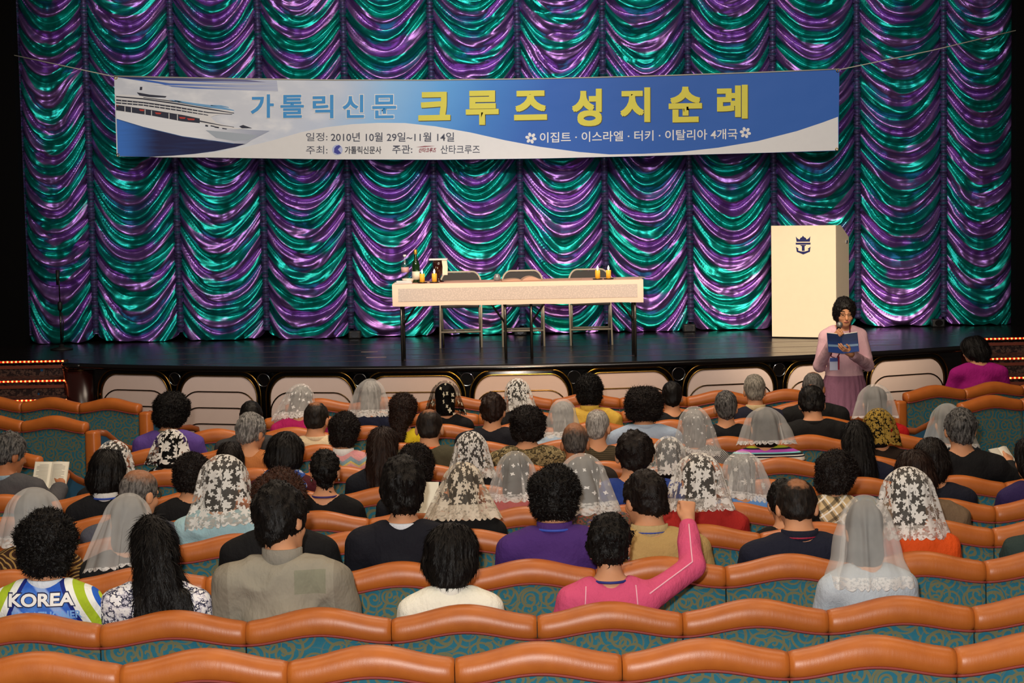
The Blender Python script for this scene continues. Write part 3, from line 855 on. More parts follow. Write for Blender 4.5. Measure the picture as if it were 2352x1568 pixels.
many('ship_deck_line', [
    band([(90, 236), (300, 254), (560, 292), (850, 340), (1000, 366)], [9, 10, 10, 9, 5]),
    band([(90, 262), (300, 282), (560, 318), (800, 360), (985, 376)], [12, 12, 12, 8, 3]),
    band([(90, 284), (300, 302), (560, 340), (800, 382)], [10, 10, 10, 6]),
    band([(300, 246), (560, 278), (800, 318), (950, 340)], [5, 8, 8, 4]),
    band([(90, 304), (370, 345), (600, 382), (735, 410)], [42, 44, 50, 36]),
    band([(735, 425), (900, 460), (1000, 474)], [10, 5, 3]),
    C1([(250, 208), (350, 226), (480, 238), (470, 248), (340, 244), (270, 232)]),
    C1([(274, 166), (292, 166), (290, 190), (272, 190)]), C1([(820, 462), (850, 468), (848, 476), (818, 470)]), C1([(850, 470), (885, 476), (882, 486), (848, 480)]), C1([(910, 482), (945, 488), (942, 495), (908, 490)]),
    C1([(780, 458), (800, 462), (798, 474), (776, 470)]),
    C1([(1040, 470), (1070, 460), (1140, 485), (1060, 484)])], INK, 0.0062)
many('ship_deck_light_line', [band([(90, 250), (300, 270), (560, 306), (850, 352)], [4, 4, 4, 3]), band([(90, 274), (300, 293), (560, 330), (790, 372)], [3, 3, 3, 3])]
     + [C1([(x, 306 + (x - 90) * 0.155), (x + 6, 307 + (x - 90) * 0.155), (x + 6, 352 + (x - 90) * 0.155), (x, 350 + (x - 90) * 0.155)]) for x in (155, 205, 310, 360, 495, 560)]
     + [C1([(x, 262 + (x - 90) * 0.13), (x + 4, 262 + (x - 90) * 0.13), (x + 4, 296 + (x - 90) * 0.13), (x, 296 + (x - 90) * 0.13)]) for x in range(130, 780, 42)], PW, 0.0078)
many('lifeboat_print', [C1([(x, y), (x + w_, y + 4), (x + w_ - 6, y + 16), (x + 10, y + 14)]) for x, y, w_ in ((92, 305, 14), (266, 338, 42), (388, 362, 50), (574, 397, 52), (636, 408, 62))], RED, 0.0078)
many('ship_upper_deck_print', [band([(540, 268), (700, 292), (900, 318), (1000, 345)], [8, 16, 20, 6]), band([(820, 305), (900, 308), (960, 322)], [8, 8, 4]), C1([(490, 262), (600, 280), (560, 284)])], LB, 0.0068)
many('hull_shade', [C1([(780, 500), (1000, 520), (1180, 540), (1110, 578), (1000, 585), (860, 560)])], plain('print_shade_grey', '#a9b3bd', 0.6), 0.0056)
many('waterline', [band([(95, 412), (300, 474), (600, 546), (1000, 602)], [4, 5, 5, 4])], NAVY, 0.0066)
# lettering
def glyph_mesh(body, px, py, wpx, hpx, mat, lift, name='lettering', bold=0.0, slope=-0.012, shear=0.0, parent=None, anchor='box'):
    """lay the outline of a text into the box (px, py) .. (px+wpx, py+hpx) of the banner"""
    cu = bpy.data.curves.new('lettering', 'FONT'); cu.body = body; cu.offset = bold; cu.resolution_u = 4; cu.shear = shear
    o = bpy.data.objects.new('lettering', cu); col.objects.link(o)
    bpy.context.view_layer.update()
    dg = bpy.context.evaluated_depsgraph_get()
    me = bpy.data.meshes.new_from_object(o.evaluated_get(dg)); bpy.data.objects.remove(o); bpy.data.curves.remove(cu)
    xs = [v.co.x for v in me.vertices]; ys = [v.co.y for v in me.vertices]
    x0, x1, y0, y1 = min(xs), max(xs), min(ys), max(ys)
    return me, (x0, x1, y0, y1)
def btext(body, px, py, wpx, hpx, mat, lift, bold=0.0, slope=-0.012, name='lettering', parent=None, shear=0.0):
    me, (x0, x1, y0, y1) = glyph_mesh(body, px, py, wpx, hpx, mat, lift, bold=bold, shear=shear)
    me.name = name
    for v in me.vertices:
        a = (v.co.x - x0) / (x1 - x0); b_ = (y1 - v.co.y) / max(y1 - y0, 1e-6)
        v.co = BL(px + a * wpx, py + b_ * hpx + slope * a * wpx, lift)
    o = obj(name, me, mat, parent or banner)
    if len(body) > 1: o['kind'] = 'stuff'
    return o
SKY_INK = plain('print_sky_blue', '#3f96d6', 0.6); YEL = plain('print_yellow', '#d9cf4a', 0.6); YEL_SH = plain('print_olive_edge', '#57502a', 0.6); GREYINK = plain('print_grey_ink', '#4a4e5e', 0.6)
def thick(ch, x0, y0, w_, h_, mat, lift, r, bold, slope, name='lettering'):
    for k_, (dx, dy) in enumerate(((0, 0), (-r, -r), (r, r), (-r, r), (r, -r))[:5 if r else 1]):
        m_ = btext(ch, x0 + dx, y0 + dy, w_, h_, mat, lift + 0.0005 * k_, bold, slope, name)
for ch, x0, x1, y0, y1 in (('가', 577, 628, 218, 270), ('톨', 645, 697, 219, 270), ('릭', 719, 765, 219, 271), ('신', 788, 835, 219, 270), ('문', 856, 909, 219, 271)):
    thick(ch, x0, y0, x1 - x0, y1 - y0, PW, 0.003, 2.8, 0.006, -0.012, 'lettering_outline')
    thick(ch, x0, y0, x1 - x0, y1 - y0, SKY_INK, 0.0065, 0.9, 0.006, -0.012)
for ch, x0, x1, y0, y1 in (('크', 961, 1034, 212, 277), ('루', 1070, 1145, 209, 287), ('즈', 1181, 1256, 209, 276), ('성', 1314, 1382, 205, 290), ('지', 1425, 1493, 202, 281), ('순', 1536, 1612, 200, 281), ('례', 1647, 1717, 196, 273)):
    thick(ch, x0 + 3.5, y0 + 3.5, x1 - x0 - 4, y1 - y0 - 4, YEL_SH, 0.003, 2.3, 0.012, -0.02, 'lettering_edge')
    thick(ch, x0 + 2, y0 + 2, x1 - x0 - 4, y1 - y0 - 4, YEL, 0.0062, 2.3, 0.012, -0.02)
    # brush-like heads of the strokes
btext('일정:', 703, 305, 49, 19, GREYINK, 0.006)
btext('2010년 10월 29일~11월 14일', 760, 304, 283, 21, GREYINK, 0.006, 0.008, 0.0)
btext('주최:', 703, 335, 49, 19, GREYINK, 0.006)
btext('가톨릭신문사', 792, 336, 84, 17, INK, 0.006, 0.012, 0.0)
btext('주관:', 901, 333, 46, 20, GREYINK, 0.006, 0.008)
btext('산타크루즈', 962, 339, 40, 11, plain('print_dark_red', '#8a2030', 0.6), 0.006, 0.02, 0.0, shear=0.3)
many('logo_swash', [[(955, 338), (975, 335), (1000, 335), (978, 337)]], plain('print_dark_red', '#8a2030', 0.6), 0.006)
btext('산타크루즈', 1012, 333, 90, 20, GREYINK, 0.006, 0.004, 0.0)
btext('이집트 · 이스라엘 · 터키 · 이탈리아 4개국', 1240, 304, 454, 24, PW, 0.006, 0.012, -0.019)
def disc(px, py, r, n=24): return [(px + r * math.cos(2 * PI * k / n), py + r * math.sin(2 * PI * k / n)) for k in range(n)]
many('round_logo', [disc(775, 344, 12)], plain('print_pale_blue', '#b4bde0', 0.6), 0.0056)
many('round_logo_figure', [[(767, 350), (768, 340), (773, 335), (781, 338), (776, 343), (784, 352), (775, 354)], [(770, 336), (779, 333), (784, 338)]], plain('print_deep_blue', '#3a3f9a', 0.6), 0.007)
for fx, fy in ((1219.5, 317), (1712, 304.5)):
    pets = []
    for k in range(6):
        a = k * PI / 3 + 0.2; ca, sa = math.cos(a), math.sin(a)
        pl = []
        for m_ in range(12):
            an = 2 * PI * m_ / 12; q, r = 8.2 + 5.0 * math.cos(an), 3.6 * math.sin(an)
            pl.append((fx + ca * q - sa * r, fy + sa * q + ca * r))
        pets.append(pl)
    many('flower_mark', pets, PW, 0.006)
ROPE = plain('pale_cord', '#b9b3a2', 0.8)
def rope(pts, r=0.006): MB().tube([q - ban_o for q in pts], r, 6).build('cord', ROPE, banner, True)
rope([P(262, 176, BY), P(33, 127, 20.94)]); rope([P(1928, 160, BY), P(2140, 116, 20.8), P(2333, 70, 20.94)])
rope([P(x, y - 0.5, BY - 0.004) for x, y in TOPC], 0.007)
for gx, gy in ((266, 178.5), (271, 356), (1924, 162.5), (1922, 343)):
    c = BL(gx, gy, 0.004)
    MB().tube([c + Vector((0.014 * math.cos(k * PI / 6), 0, 0.014 * math.sin(k * PI / 6))) for k in range(12)], 0.005, 5, True).build('grommet', BRASS, banner, True)

# ------------------------------------------------------------------ lectern
lc = P(1773, 775, 20.08)
LW, LH, LD = 0.70, 1.19, 0.52
lectern = thing('lectern', 'tall cream box lectern with a navy crown-and-anchor crest standing on the stage', 'lectern', (lc.x, lc.y, STAGE_Z), math.radians(-25))
CREAM = plain('cream_laminate', '#ecd9bb', 0.45); CREAM_SIDE = CREAM
EMB = plain('navy_emblem', '#20245c', 0.4)
MB().box((0, 0, 0.012), (LW, 0.022, LH), 0.004).build('front_panel', CREAM, lectern)
for sx, nm in ((0.0, 'side_panel'), (LW - 0.022, 'side_panel')):
    MB().prism([(0.022, 0.012), (LD, 0.012), (LD, LH - 0.14), (0.20, LH - 0.005), (0.022, LH)], lambda y, z: (sx, y, z), lambda y, z: (sx + 0.022, y, z)).build(nm, CREAM_SIDE, lectern)
MB().prism([(0.022, LH - 0.03), (0.19, LH - 0.03), (LD, LH - 0.165), (LD, LH - 0.145), (0.2, LH - 0.01), (0.022, LH - 0.004)], lambda y, z: (0.022, y, z), lambda y, z: (LW - 0.022, y, z)).build('sloped_top', CREAM_SIDE, lectern)
MB().box((0.022, 0.03, 0.5), (LW - 0.022, LD - 0.02, 0.52)).build('shelf', CREAM_SIDE, lectern)
MB().box((0.03, 0.03, 0.0), (LW - 0.03, LD - 0.03, 0.012)).build('plinth', BLACK, lectern)
MB().box((LW - 0.001, 0.40, LH - 0.20), (LW + 0.012, 0.44, LH - 0.17), 0.003).build('latch', CHROME, lectern)
em = MB(); EX, EZ, ES = LW * 0.5, LH - 0.205, 0.00168
def epoly(pts): em.prism([((x - 464) * ES, -(y - 200) * ES) for x, y in pts], lambda a, b_: (EX + a, -0.0015, EZ + b_), lambda a, b_: (EX + a, 0.002, EZ + b_))
for pl in ([(421, 179), (417, 146), (427, 158), (440, 166), (447, 155), (452, 153), (457, 150), (463, 141), (470, 150), (475, 153), (480, 155), (487, 166), (500, 158), (510, 145), (507, 179)],
           [(416, 185), (511, 185), (511, 197), (416, 197)], [(445, 199), (483, 199), (478, 206), (473, 206), (473, 236), (455, 236), (455, 206), (450, 206)],
           [(417, 210), (437, 226), (428, 228), (434, 235), (452, 240), (476, 240), (494, 235), (500, 228), (491, 226), (511, 210), (507, 242), (464, 259), (422, 242)]): epoly(pl)
em.build('crest', EMB, lectern)

# ------------------------------------------------------------------ altar table made of two folding tables under a cloth
TX0, TX1 = P(904, 680, 18.2).x, P(1475, 680, 18.2).x
TY, TD, TZ = 18.22, 0.50, 0.745
tcx = (TX0 + TX1) / 2; W2 = (TX1 - TX0) / 2
TFR = plain('grey_table_steel', '#6a6660', 0.25, 0.9)
TOPM = plain('table_laminate', '#6b5a4a', 0.5)
for sgn, lab in ((-1, 'folding table under the left half of the cream cloth'), (1, 'folding table under the right half of the cream cloth')):
    t = thing('folding_table', 'narrow steel-legged ' + lab, 'table', (tcx + sgn * W2 / 2, TY + TD / 2, STAGE_Z), 0, 'folding tables under the altar cloth')
    hw = W2 / 2 - 0.006
    MB().box((-hw, -TD / 2 + 0.01, TZ - 0.035), (hw, TD / 2 - 0.01, TZ - 0.004), 0.004).build('tabletop', TOPM, t)
    for sx in (-1, 1):
        x = sx * (hw - 0.06 - (0.06 if sx == -sgn else 0))
        for sy in (-1, 1):
            y = sy * (TD / 2 - 0.06)
            MB().tube([(x, y, 0.0), (x, y, TZ - 0.035)], 0.013, 10).build('leg', TFR, t, True)
        MB().tube([(x, -TD / 2 + 0.06, 0.33), (x, TD / 2 - 0.06, 0.33)], 0.009, 8).build('cross_bar', TFR, t, True)
        MB().tube([(x, 0, 0.33), (x - sx * 0.26, 0, TZ - 0.04)], 0.010, 8).build('brace', TFR, t, True)
tc = thing('tablecloth', 'cream altar cloth with a pale inset lace band draped over both tables', 'tablecloth', (tcx, TY, STAGE_Z))
CLOTHM = plain('cream_cloth', '#efd9c2', 0.85, 0, 0.2); PINKTOP = plain('pinkish_cloth_top', '#d3a99a', 0.85, 0, 0.2)
def lacepanel():
    t = NT('grey_lace_band'); ob = t.obj(); n = t.noise(ob, 130, 2); v = t.n('TexVoronoi'); t.set(v.inputs['Vector'], ob); v.inputs['Scale'].default_value = 70
    return t.done(t.bsdf(t.mix(t.smooth(v.outputs['Distance'], 0.3, 0.5), lin('#dccfc3'), lin('#cdc1b6')), 0.9))
V = []; Fc = []; n = 40
for i in range(n + 1):
    x = -W2 - 0.012 + (2 * W2 + 0.024) * i / n; sag = -0.006 * math.sin(i * 0.5) - 0.008 * (i > n * 0.47)
    V += [(x, TD + 0.008, TZ - 0.11), (x, TD + 0.006, TZ + 0.002), (x, -0.006, TZ + 0.002), (x, -0.014, TZ - 0.006), (x, -0.018, TZ - 0.21 + sag * 0.6)]
for i in range(n):
    for j in range(4): Fc.append((i * 5 + j, i * 5 + j + 1, (i + 1) * 5 + j + 1, (i + 1) * 5 + j))
obj('cloth', mesh_from('cloth', V, Fc), CLOTHM, tc)
V = []; Fc = []
for i in range(n + 1):
    x = -W2 + 0.045 + (2 * W2 - 0.09) * i / n; V += [(x, -0.0175, TZ - 0.04), (x, -0.0205, TZ - 0.165)]
for i in range(n): Fc.append((2 * i, 2 * i + 1, 2 * i + 3, 2 * i + 2))
obj('lace_band', mesh_from('lace_band', V, Fc), lacepanel(), tc)
MB().box((-W2 + 0.02, 0.02, TZ + 0.0025), (W2 - 0.02, TD - 0.02, TZ + 0.0045)).build('top_runner', PINKTOP, tc)
for sx in (-1, 1):
    MB().box((sx * (W2 + 0.010) - 0.004, 0.0, TZ - 0.16), (sx * (W2 + 0.010) + 0.004, TD, TZ)).build('end_drop', CLOTHM, tc)
TT = STAGE_Z + TZ + 0.0048            # table surface
def on_table(px, dy): return (P(px, 650, TY + dy).x, TY + dy, TT)
# candles
WAXM = NT('yellow_wax'); _b = WAXM.bsdf(lin('#e8b23c'), 0.5); _b.inputs['Emission Color'].default_value = lin('#ff9a20'); _b.inputs['Emission Strength'].default_value = 0.35; WAX = WAXM.done(_b)
FLAME = emitter('candle_flame', '#fff0c8', 30)
for px, dy, lab in ((970, 0.09, 'first candle from the table left end'), (998, 0.10, 'second candle from the table left end, beside the dark chalice'), (1373, 0.10, 'inner candle of the pair at the table right end'), (1398, 0.10, 'outermost candle at the table right end')):
    t = thing('candle', 'lit yellow pillar ' + lab, 'candle', on_table(px, dy), 0, 'lit candles on the altar table')
    MB().lathe([(0.042, 0), (0.05, 0.006), (0.05, 0.010), (0.03, 0.010)], 20).build('saucer', BLACK_GLOSS, t, True)
    MB().lathe([(0.024, 0.010), (0.024, 0.086), (0.020, 0.090)], 18).build('wax', WAX, t, True)
    MB().lathe([(0.002, 0.090), (0.009, 0.104), (0.008, 0.112), (0.001, 0.132)], 10).build('flame', FLAME, t, True)
# bottles
GREENG = plain('dark_green_glass', '#0f2a12', 0.08, 0, 0.7)
t = thing('wine_bottle', 'green wine bottle with a yellow capsule standing at the left of the altar table', 'bottle', on_table(956, 0.20))
MB().lathe([(0.036, 0), (0.038, 0.01), (0.038, 0.175), (0.03, 0.205), (0.0145, 0.235), (0.0135, 0.30)], 20).build('glass', GREENG, t, True)
MB().lathe([(0.015, 0.275), (0.016, 0.28), (0.016, 0.318), (0.012, 0.322)], 16).build('capsule', plain('yellow_foil', '#c99a3a', 0.35, 0.5), t, True)
MB().lathe([(0.0386, 0.03), (0.0386, 0.11)], 20).build('label', plain('paper_label', '#d8d0bc', 0.7), t, True)
def glass_mat(name, c, a):
    t = NT(name); g = t.n('BsdfGlossy'); g.inputs['Roughness'].default_value = 0.05; tr = t.n('BsdfTransparent'); tr.inputs[0].default_value = lin(c)
    m = t.n('MixShader'); m.inputs[0].default_value = a; t.t.links.new(tr.outputs[0], m.inputs[1]); t.t.links.new(g.outputs[0], m.inputs[2]); return t.done(m)
PET = glass_mat('clear_plastic', '#e4ecf0', 0.14)
t = thing('water_bottle', 'clear plastic water bottle with a pink label at the table left end', 'bottle', on_table(931, 0.26))
MB().lathe([(0.034, 0), (0.038, 0.01), (0.036, 0.06), (0.038, 0.1), (0.038, 0.17), (0.026, 0.215), (0.014, 0.24), (0.014, 0.255)], 20).build('plastic', PET, t, True)
MB().lathe([(0.0386, 0.10), (0.0386, 0.15)], 20).build('label', plain('pink_label', '#d6a9a8', 0.6), t, True)
MB().lathe([(0.016, 0.25), (0.016, 0.27), (0.012, 0.272)], 14).build('cap', plain('white_plastic', '#e4e6ea', 0.4), t, True)
# veiled chalice: dark vessel, square pall on top, cloth hanging at one side
t = thing('chalice', 'dark glass chalice capped by a flat white pall and hanging cloth', 'chalice', on_table(1008, 0.24))
MB().lathe([(0.05, 0), (0.052, 0.006), (0.018, 0.02), (0.014, 0.05), (0.03, 0.075), (0.05, 0.11), (0.055, 0.16), (0.052, 0.213)], 24).build('cup', plain('dark_brown_glass', '#2a0d0a', 0.1, 0, 0.7), t, True)
MB().box((-0.09, -0.07, 0.214), (0.09, 0.07, 0.228), 0.003).build('pall', PW, t)
V = []; Fc = []
for i in range(9):
    x = 0.035 + 0.05 * i / 8; off = 0.008 * math.sin(i * 2.2)
    V += [(x, -0.060 + off, 0.213), (x + 0.008, -0.075 + off, 0.15), (x + 0.004, -0.076 - off, 0.07)]
for i in range(8):
    for j in range(2): Fc.append((i * 3 + j, i * 3 + j + 1, (i + 1) * 3 + j + 1, (i + 1) * 3 + j))
obj('hanging_cloth', mesh_from('hanging_cloth', V, Fc), CLOTHM, t)
t = thing('dish', 'white dish at the left end of the altar table below the water bottle', 'dish', on_table(937, 0.17))
MB().lathe([(0.03, 0), (0.05, 0.012), (0.058, 0.042), (0.054, 0.042), (0.045, 0.018)], 24).build('bowl', plain('white_china', '#e8d9c6', 0.3), t, True)
t = thing('folded_napkin', 'folded white napkin on the front corner of the altar table', 'napkin', on_table(927, 0.06))
MB().box((-0.085, -0.03, 0), (0.085, 0.03, 0.012), 0.004).box((-0.07, -0.028, 0.012), (0.08, 0.028, 0.028), 0.006).build('folded_cloth', PW, t, True)
t = thing('glass_cruet', 'little round glass cruet standing left of the open book', 'cruet', on_table(1142, 0.22))
MB().lathe([(0.02, 0), (0.034, 0.015), (0.036, 0.04), (0.024, 0.06), (0.02, 0.068)], 18).build('glass', plain('grey_glass', '#8d9296', 0.15, 0.2, 0.7), t, True)
def open_book(name, label, loc, rot, w_, h_, mats, thick=0.018, group=None, lift=0.05, lines=0):
    """two page blocks bowed from the spine, lying on their cover"""
    t = thing(name, label, 'book', loc, rot, group)
    cov = MB(); cov.box((-w_ - 0.004, -h_ / 2 - 0.004, 0), (w_ + 0.004, h_ / 2 + 0.004, 0.004)); cov.build('cover', mats[1], t)
    for s in (-1, 1):
        V = []; Fc = []; n = 10
        for i in range(n + 1):
            q = i / n; x = s * q * w_; z = 0.005 + thick * (1 - q * 0.75) * (1 - math.exp(-q * 9)) + lift * math.sin(PI * min(q * 1.05, 1)) * (0.25 if s < 0 else 1.0) * 0.5
            V += [(x, -h_ / 2, z), (x, h_ / 2, z), (x, h_ / 2, 0.0045), (x, -h_ / 2, 0.0045)]
        for i in range(n):
            a, b_ = i * 4, (i + 1) * 4
            for j in range(4): Fc.append((a + j, a + (j + 1) % 4, b_ + (j + 1) % 4, b_ + j))
        Fc += [(0, 3, 2, 1), (n * 4, n * 4 + 1, n * 4 + 2, n * 4 + 3)]
        pg = obj('page_block', mesh_from('page_block', V, Fc, False), mats[0], t)
        if lines:
            lb = MB()
            for k in range(lines):
                yy = h_ / 2 - 0.02 - (h_ - 0.04) * k / (lines - 1)
                prev = None
                xs_ = [0.14, 0.3, 0.5, 0.7, 0.86 if k % 4 else 0.6]
                Vv = []; Ff = []
                for q in xs_:
                    z = 0.0062 + thick * (1 - q * 0.75) * (1 - math.exp(-q * 9)) + lift * math.sin(PI * min(q * 1.05, 1)) * (0.25 if s < 0 else 1.0) * 0.5
                    Vv += [(s * q * w_, yy - 0.0012, z), (s * q * w_, yy + 0.0012, z)]
                for i in range(len(xs_) - 1): Ff.append((2 * i, 2 * i + 1, 2 * i + 3, 2 * i + 2))
                lb.add(Vv, Ff)
            lb.build('text_line', plain('print_text_grey', '#8d8578', 0.8), pg)['kind'] = 'stuff'
    return t
PAPER = plain('book_paper', '#ece4cf', 0.8); TAN = plain('tan_cover', '#a8795a', 0.7)
open_book('missal', 'open missal with one curled page lying mid table', on_table(1197, 0.2), 0.05, 0.19, 0.25, (plain('pinkish_paper', '#c9a48c', 0.8), TAN), 0.012, lift=0.055)
t = thing('paper_sheet', 'pale paper sheets lying at the right end of the altar table', 'paper', on_table(1435, 0.26), 0.15)
MB().box((-0.15, -0.1, 0), (0.15, 0.1, 0.002)).build('sheet', plain('grey_paper', '#b9a69a', 0.8), t)
MB().box((-0.1, -0.08, 0.003), (0.19, 0.11, 0.006)).build('sheet', plain('grey_paper', '#b9a69a', 0.8), t)
t = thing('paper_sheet', 'flat sheet of paper lying between the missal and right candles', 'paper', on_table(1310, 0.2), -0.1)
MB().box((-0.105, -0.09, 0), (0.105, 0.09, 0.0015)).build('sheet', plain('pinkish_paper', '#c9a48c', 0.8), t)

# ------------------------------------------------------------------ folding chairs behind the table
CH = plain('pale_chair_tube', '#c2b69f', 0.4, 0.0); CHV = plain('charcoal_vinyl', '#35322f', 0.6)
def fchair(px, y, label, first=[None]):
    t = thing('folding_chair', label, 'chair', (P(px, 700, y).x, y, STAGE_Z), PI, 'folding chairs behind the altar table')
    # local +Y faces the audience side after the half turn
    w_ = 0.215; R = 0.011
    pts = [(-w_, 0.17, 0.0), (-w_, -0.20, 0.64)] + [(-w_ + 0.09 - 0.09 * math.cos(k * PI / 12), -0.20 - 0.075 * (k / 6) , 0.64 + 0.13 * math.sin(k * PI / 12)) for k in range(1, 7)]
    pts += [(-p[0], p[1], p[2]) for p in pts[::-1]]
    MB().tube(pts, R, 8).build('front_frame', CH, t, True)
    for s in (-1, 1): MB().tube([(s * (w_ - 0.02), -0.22, 0.0), (s * (w_ - 0.02), 0.10, 0.42)], R, 8).build('rear_leg', CH, t, True)
    MB().tube([(-w_, 0.075, 0.16), (w_, 0.075, 0.16)], R * 0.9, 8).build('cross_bar', CH, t, True)
    MB().tube([(-w_ + 0.02, -0.09, 0.17), (w_ - 0.02, -0.09, 0.17)], R * 0.9, 8).build('cross_bar', CH, t, True)
    MB().box((-w_ + 0.015, -0.16, 0.42), (w_ - 0.015, 0.22, 0.455), 0.012).build('seat', CHV, t)
    ol = [(-w_ + 0.016, 0.55)] + [(-w_ + 0.09 - 0.078 * math.cos(k * PI / 12), 0.64 + 0.118 * math.sin(k * PI / 12)) for k in range(0, 7)]
    ol += [(-x, z) for x, z in ol[::-1]]
    f = lambda o: (lambda x, z: (x, -0.20 - 0.55 * max(z - 0.64, -0.1) + o, z))
    MB().prism(ol, f(-0.012), f(0.012)).build('backrest', CHV, t)
fchair(1058, 19.75, 'grey folding chair behind the table beside the dark chalice')
fchair(1201, 19.75, 'grey folding chair behind the open missal mid table')
fchair(1356, 19.75, 'grey folding chair behind the pair of candles at right')
# ------------------------------------------------------------------ microphone stand in the dark at the left of the curtain
p = P(141, 780, 20.4)
t = thing('microphone_stand', 'thin black microphone stand before the curtain at the far left', 'stand', (p.x, 20.4, STAGE_Z))
MB().lathe([(0.12, 0), (0.12, 0.012), (0.03, 0.03), (0.02, 0.06)], 20).build('base', BLACK, t, True)
MB().tube([(0, 0, 0.04), (0, 0, 0.46)], 0.012, 8).build('lower_tube', BLACK_GLOSS, t, True)
MB().lathe([(0.02, 0.42), (0.026, 0.44), (0.026, 0.50), (0.018, 0.52)], 12).build('clutch', BLACK, t, True)
MB().tube([(0, 0, 0.5), (0, 0, 0.86)], 0.007, 8).build('upper_tube', BLACK_GLOSS, t, True)
MB().tube([(-0.012, -0.02, 0.70), (-0.006, -0.02, 0.86)], [0.014, 0.022], 10).build('microphone', BLACK, t, True)
MB().tube([(0.02, -0.01, 0.4), (0.03, -0.015, 0.3), (0.02, -0.01, 0.1)], 0.006, 6).build('cable', BLACK, t, True)
# ------------------------------------------------------------------ theatre seats
SW = 0.56
def wave_top(x, wd=SW): return SEAT_H - 0.046 * (0.5 - 0.5 * math.cos(2 * PI * x / wd))
def seat_meshes():
    M = {}
    V = []; Fc = []; n = 30; m = 16
    for i in range(n + 1):
        x = -SW / 2 + SW * i / n
        e = min(i, n - i); k = [0.86, 0.955, 0.99][e] if e < 3 else 1.0
        top = wave_top(x); hh = (0.055 - 0.007 * (1 - math.cos(2 * PI * x / SW)) / 2); c = top - hh
        if e == 0: x += 0.0015 if i == 0 else -0.0015
        for j in range(m):
            a = 2 * PI * j / m; ca, sa = math.cos(a), math.sin(a)
            y = 0.052 * k * math.copysign(abs(ca) ** 0.8, ca); z = hh * k * math.copysign(abs(sa) ** 0.85, sa)
            V.append((x, y + 0.004 * (z / 0.05), c + z))
    for i in range(n):
        for j in range(m): Fc.append((i * m + j, i * m + (j + 1) % m, (i + 1) * m + (j + 1) % m, (i + 1) * m + j))
    Fc.append(tuple(range(m - 1, -1, -1))); Fc.append(tuple(n * m + j for j in range(m)))
    M['top_roll'] = mesh_from('top_roll', V, Fc)
    b = MB(); b.tube([(-SW / 2 + SW * i / 24, -0.047, wave_top(-SW / 2 + SW * i / 24) - 1.80 * (0.055 - 0.007 * (1 - math.cos(2 * PI * (i / 24 - 0.5))) / 2)) for i in range(25)], 0.0055, 6); M['piping'] = b.mesh('piping', True)
    V = []; Fc = []; n = 24
    for i in range(n + 1):
        x = -SW / 2 + 0.003 + (SW - 0.006) * i / n; zt = wave_top(x) - 0.095; e = 0.008 if i in (0, n) else 0
        V += [(x, -0.036 + e, zt), (x, -0.050 + e, 0.62), (x, -0.052 + e, 0.30), (x, 0.045, 0.36), (x, 0.042, zt)]
    for i in range(n):
        for j in range(5): Fc.append((i * 5 + j, i * 5 + (j + 1) % 5, (i + 1) * 5 + (j + 1) % 5, (i + 1) * 5 + j))
    Fc += [(4, 3, 2, 1, 0), tuple(n * 5 + j for j in range(5))]
    me = mesh_from('back_panel', V, Fc, False); M['back_panel'] = me
    M['seat_cushion'] = MB().box((-SW / 2 + 0.02, 0.06, 0.33), (SW / 2 - 0.02, 0.50, 0.43), 0.03).mesh('seat_cushion', True)
    b = MB(); b.box((-SW / 2 - 0.022, 0.05, 0.30), (-SW / 2 + 0.022, 0.40, 0.60), 0.01); M['armrest'] = b.mesh('armrest', True)
    M['pedestal'] = MB().box((-0.2, -0.02, 0.0), (-0.15, 0.4, 0.33), 0.006).box((0.15, -0.02, 0.0), (0.2, 0.4, 0.33), 0.006).mesh('pedestal')
    return M
SM = seat_meshes()
SMAT = {'top_roll': LEATHER, 'piping': PIPING, 'back_panel': SCROLL, 'seat_cushion': BLUE_SIDE, 'armrest': WOODARM, 'pedestal': METAL_DARK}
def make_seat():
    r = bpy.data.objects.new('theatre_seat', None); r.empty_display_size = 0.1; link(r)
    for k, me in SM.items(): obj(k, me, SMAT[k], r)
    return r
seat0 = [None]
def seat(x, y, zcrest, rot, label, group, end=None, full=True):
    if seat0[0] is None:
        r = make_seat(); seat0[0] = r
    else:
        r = seat0[0].copy(); link(r)
        for ch in seat0[0].children:
            if ch.name.split('.')[0] in SM:
                c = ch.copy(); link(c); c.parent = r
    r.location = (x, y, zcrest - SEAT_H); r.rotation_euler = (0, 0, rot)
    tag(r, label, 'seat', group); return r
ORD = ['leftmost', 'second from left', 'third from left', 'fourth from left', 'fifth from left', 'sixth from left', 'seventh from left', 'eighth from left', 'ninth from left', 'tenth from left', 'eleventh from left', 'twelfth from left', 'thirteenth from left', 'fourteenth from left']
ROWN = ['nearest row', 'second nearest row', 'third row from the viewer', 'fourth row from the viewer', 'fifth row from the viewer', 'sixth row from the viewer',
        'seventh row from the viewer', 'eighth row from the viewer', 'third row from the stage', 'second row from the stage', 'row nearest the stage']
JOINT = {'A': 1035, 'B': 1227, 'C': 1364, 'D': 1210, 'E': 1085.5, 'F': 1211.5, 'G': 1087, 'H': 1203, 'I': 1108, 'J': 1102, 'K': 1120}
LIMIT = {'F': (150, 2480), 'G': (265, 2480), 'H': (330, 2110), 'I': (345, 2105), 'J': (590, 2090), 'K': (660, 1900)}
LIMIT = {'H': (255, 2110), 'I': (410, 2105), 'J': (590, 2000), 'K': (620, 1960), 'G': (265, 2300)}
rr = random.Random(3)
